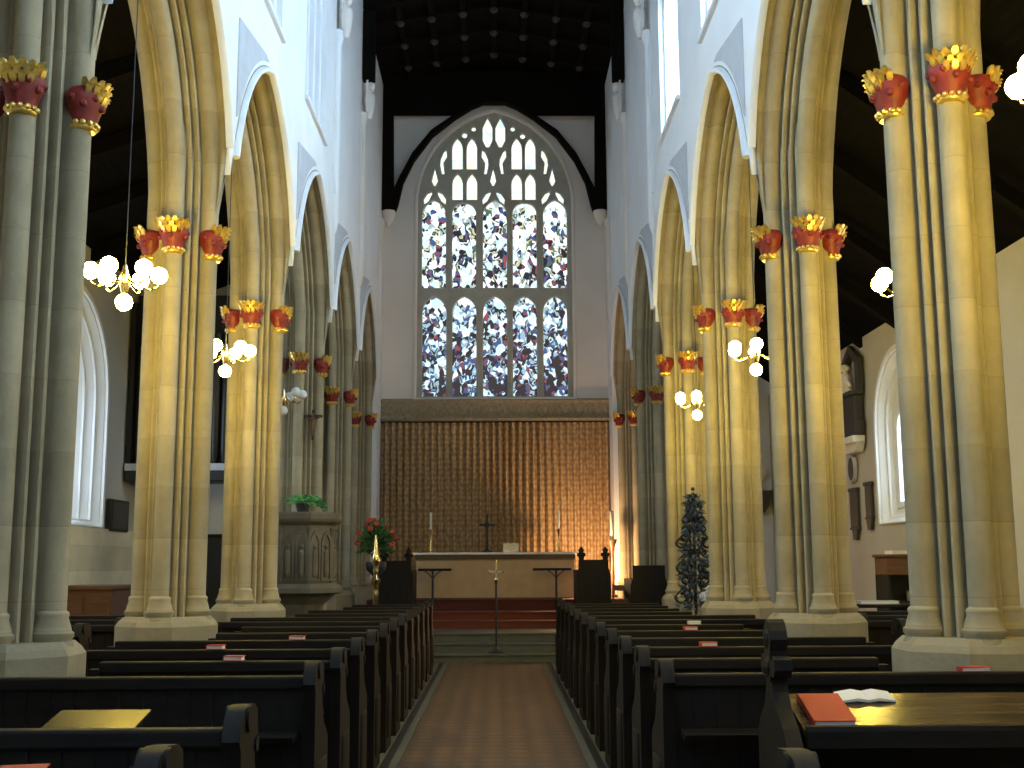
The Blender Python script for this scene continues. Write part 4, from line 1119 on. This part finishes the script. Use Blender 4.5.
def plaque(label, y, z, w, h, mat, oval=False):
    t = thing('wall_plaque', label, 'plaque', (6.28, y, z), 0, 'plaques on the right aisle wall')
    if oval:
        MB().prism([(w / 2 * math.cos(k * PI / 8), h / 2 * math.sin(k * PI / 8)) for k in range(16)], lambda p, q, d: (d, p, q), -.06, 0).build('tablet', mat, t)
        plate([(w / 2 * 1.2 * math.cos(k * PI / 8), h / 2 * 1.2 * math.sin(k * PI / 8)) for k in range(16)], [[(w / 2 * .98 * math.cos(k * PI / 8), h / 2 * .98 * math.sin(k * PI / 8)) for k in range(16)]], lambda p, q, d: (-.035 + d, p, q), .07, .01).build('border', M['panel'], t)
    else:
        MB().box(-.05, 0, -w / 2, w / 2, -h / 2, h / 2, .01).build('tablet', mat, t)
        MB().box(-.065, 0, -w / 2 - .04, w / 2 + .04, h / 2, h / 2 + .06, .01).build('moulded_top', M['slate'], t)
        MB().box(-.06, 0, -w / 2 - .03, w / 2 + .03, -h / 2 - .04, -h / 2, .01).build('moulded_foot', M['slate'], t)
        MB().prism([(-.08, -h / 2 - .22), (.08, -h / 2 - .22), (.14, -h / 2 - .04), (-.14, -h / 2 - .04)], lambda p, q, d: (d, p, q), -.05, 0).build('tapered_apron', M['slate'], t)
plaque('small oval dark plaque under the marble monument', 20.55, 2.72 - .6, .30, .38, M['slate'], True) if False else None
plaque('oval dark plaque on the wall just under the marble monument', 20.32, 3.2, .34, .42, M['slate'], True)
plaque('tall dark rectangular plaque below the oval one', 20.32, 2.5, .40, .62, M['slate'])
plaque('dark rectangular plaque with tapered foot, close to the pale aisle window', 19.50, 2.6, .30, .52, M['slate'])
bu = thing('marble_bust', 'white marble bust on a dark bracket seen between the second and third right piers', 'bust', (5.95, 26.478, 3.2))
MB().prism([(-.3, 0), (.3, 0), (.22, -.3), (.1, -.5), (-.1, -.5), (-.22, -.3)], lambda p, q, d: (p, d, q), -.2, .12).build('bracket', M['slate'], bu)
mb = MB().lathe([(.12, 0), (.12, .06), (.06, .12), (.10, .2), (.24, .36), (.26, .46), (.16, .56), (.075, .62), (.075, .68)], n=14, sy=.45); mb.ball((0, -.02, .80), .13, 12, 8, 1.2)
mb.build('bust', M['marble'], bu, smooth=60)
bc = thing('bookcase', 'brown wooden bookcase with papers in the right aisle under the pale window', 'bookcase', (5.88, 16.0, 0))
MB().box(-.55, .3, -.02, .5, 1.42, 1.66, .01).box(-.58, .33, -.05, .52, 1.66, 1.70, .01).build('top_case', M['brown'], bc)
MB().box(-.55, -.51, 0, .5, 0, 1.42).box(.26, .3, 0, .5, 0, 1.42).box(-.55, .3, .46, .5, 0, 1.42).box(-.55, .3, 0, .5, 1.02, 1.06).box(-.55, .3, 0, .5, .5, .54).box(-.55, .3, 0, .5, 0, .08).build('carcass', M['black'], bc)
book('paper_stack', 'stack of white papers on top of the brown bookcase', (5.55, 16.2, 1.702), .26, .2, .05, M['paper'], .2)
book('paper_stack', 'white papers on the upper shelf of the brown bookcase', (5.86, 16.2, 1.062), .34, .22, .14, M['paper'], 0)
tb = thing('side_table', 'low table holding pale blue leaflets in the right aisle', 'table', (5.0, 15.3, 0))
MB().box(-.45, .45, -.25, .25, 1.02, 1.06, .008).build('table_top', M['oak'], tb)
for a in (-1, 1):
    for b in (-1, 1): MB().box(a * .4 - .025, a * .4 + .025, b * .2 - .025, b * .2 + .025, 0, 1.02).build('leg', M['oak'], tb)
book('leaflets', 'pale blue leaflets spread on the low table in the right aisle', (4.95, 15.3, 1.062), .5, .26, .04, M['bluebook'], 0)

# ------------------------------------------------------------------ lamps
def bulb_mesh(mat):
    me = MB().ball((0, 0, 0), .068, 14, 10).mesh('globe'); me.materials.append(mat); shade(me, 80); return me
gl_on, gl_off = bulb_mesh(M['bulb']), bulb_mesh(M['bulboff'])
def chandelier(label, x, y, z, top, lit=True, nring=6):
    t = thing('pendant_lamp', label, 'lamp', (x, y, z), 0, 'globe pendant lamps hanging in the arches')
    MB().tube([(0, 0, .05), (0, 0, top - z)], .0045, 6).build('hanging_rod', M['iron'], t)
    MB().lathe([(.02, -.12), (.03, -.1), (.045, -.04), (.05, 0), (.03, .06), (.015, .12)], n=12).build('hub', M['brass'], t, smooth=40)
    for k in range(nring):
        a = 2 * PI * k / nring + .35
        ca, sa = math.cos(a), math.sin(a)
        MB().tube([(.04 * ca, .04 * sa, 0), (.12 * ca, .12 * sa, -.05), (.20 * ca, .20 * sa, -.07), (.255 * ca, .255 * sa, -.04), (.26 * ca, .26 * sa, .0)], .008, 6).build('arm', M['brass'], t)
        o = link(bpy.data.objects.new('globe', gl_on if lit else gl_off)); o.parent = t; o.location = (.26 * ca, .26 * sa, .055)
    o = link(bpy.data.objects.new('globe', gl_on if lit else gl_off)); o.parent = t; o.location = (0, 0, -.185)
    return t
chandelier('lit pendant lamp of seven glowing globes beside the cool grey pier at left', -2.93, 9.15, 3.86, 6.76)
chandelier('lit pendant lamp half hidden by the second left pier', -2.93, 12.65, 3.88, 6.76)
chandelier('unlit pendant lamp with white globes in the dark arch right of the third left pier', -2.93, 16.15, 3.9, 6.76, False)
chandelier('lit pendant lamp just cut off by the right edge of the photo', 3.00, 5.65, 4.02, 6.76)
chandelier('lit pendant lamp peeping out from behind the large golden pier at right', 3.39, 9.15, 3.80, 7.3)
chandelier('lit pendant lamp between the second and third right piers', 2.90, 12.65, 3.88, 6.76)
chandelier('lit pendant lamp between the third and fourth right piers, farthest of those lit', 2.84, 16.15, 3.82, 6.76)

# ------------------------------------------------------------------ lights
def light(name, kind, loc, energy, col, size=.1, target=None, **kw):
    l = bpy.data.lights.new(name, kind); l.energy = energy; l.color = col
    if kind == 'AREA':
        l.shape = 'RECTANGLE'; l.size = size[0]; l.size_y = size[1]
    else: l.shadow_soft_size = size
    for k_, v_ in kw.items(): setattr(l, k_, v_)
    o = link(bpy.data.objects.new(name, l)); o.location = loc
    if target is not None: o.rotation_euler = (Vector(target) - Vector(loc)).to_track_quat('-Z', 'Y').to_euler()
    return o
# sanctuary lamp low at the right of the altar, hidden by the choir stall: warms the curtain and the last piers
light('sanctuary_lamp', 'POINT', (1.97, 24.05, 1.55), 200, (1.0, .60, .29), .08)
w = bpy.data.worlds.new('World'); SC.world = w; w.use_nodes = True
w.node_tree.nodes['Background'].inputs[0].default_value = (.6, .75, 1, 1)
w.node_tree.nodes['Background'].inputs[1].default_value = .3

# ------------------------------------------------------------------ camera
cam = bpy.data.cameras.new('Camera'); co = link(bpy.data.objects.new('Camera', cam))
F = 1168.0
cam.sensor_fit = 'HORIZONTAL'; cam.sensor_width = 36.0; cam.lens = F / 1024 * 36.0; cam.clip_start = .05; cam.clip_end = 200
co.matrix_world = Matrix.Translation((.045, 0, 1.6)) @ Matrix.Rotation(-.013, 4, 'Z') @ Matrix.Rotation(PI / 2 + .1525, 4, 'X') @ Matrix.Rotation(-.005, 4, 'Z')
SC.camera = co
vs_ = SC.view_settings
vs_.view_transform = 'Standard'; vs_.look = 'None'; vs_.gamma = 1; vs_.exposure = 0; vs_.use_curve_mapping = False

assert not BAD, BAD
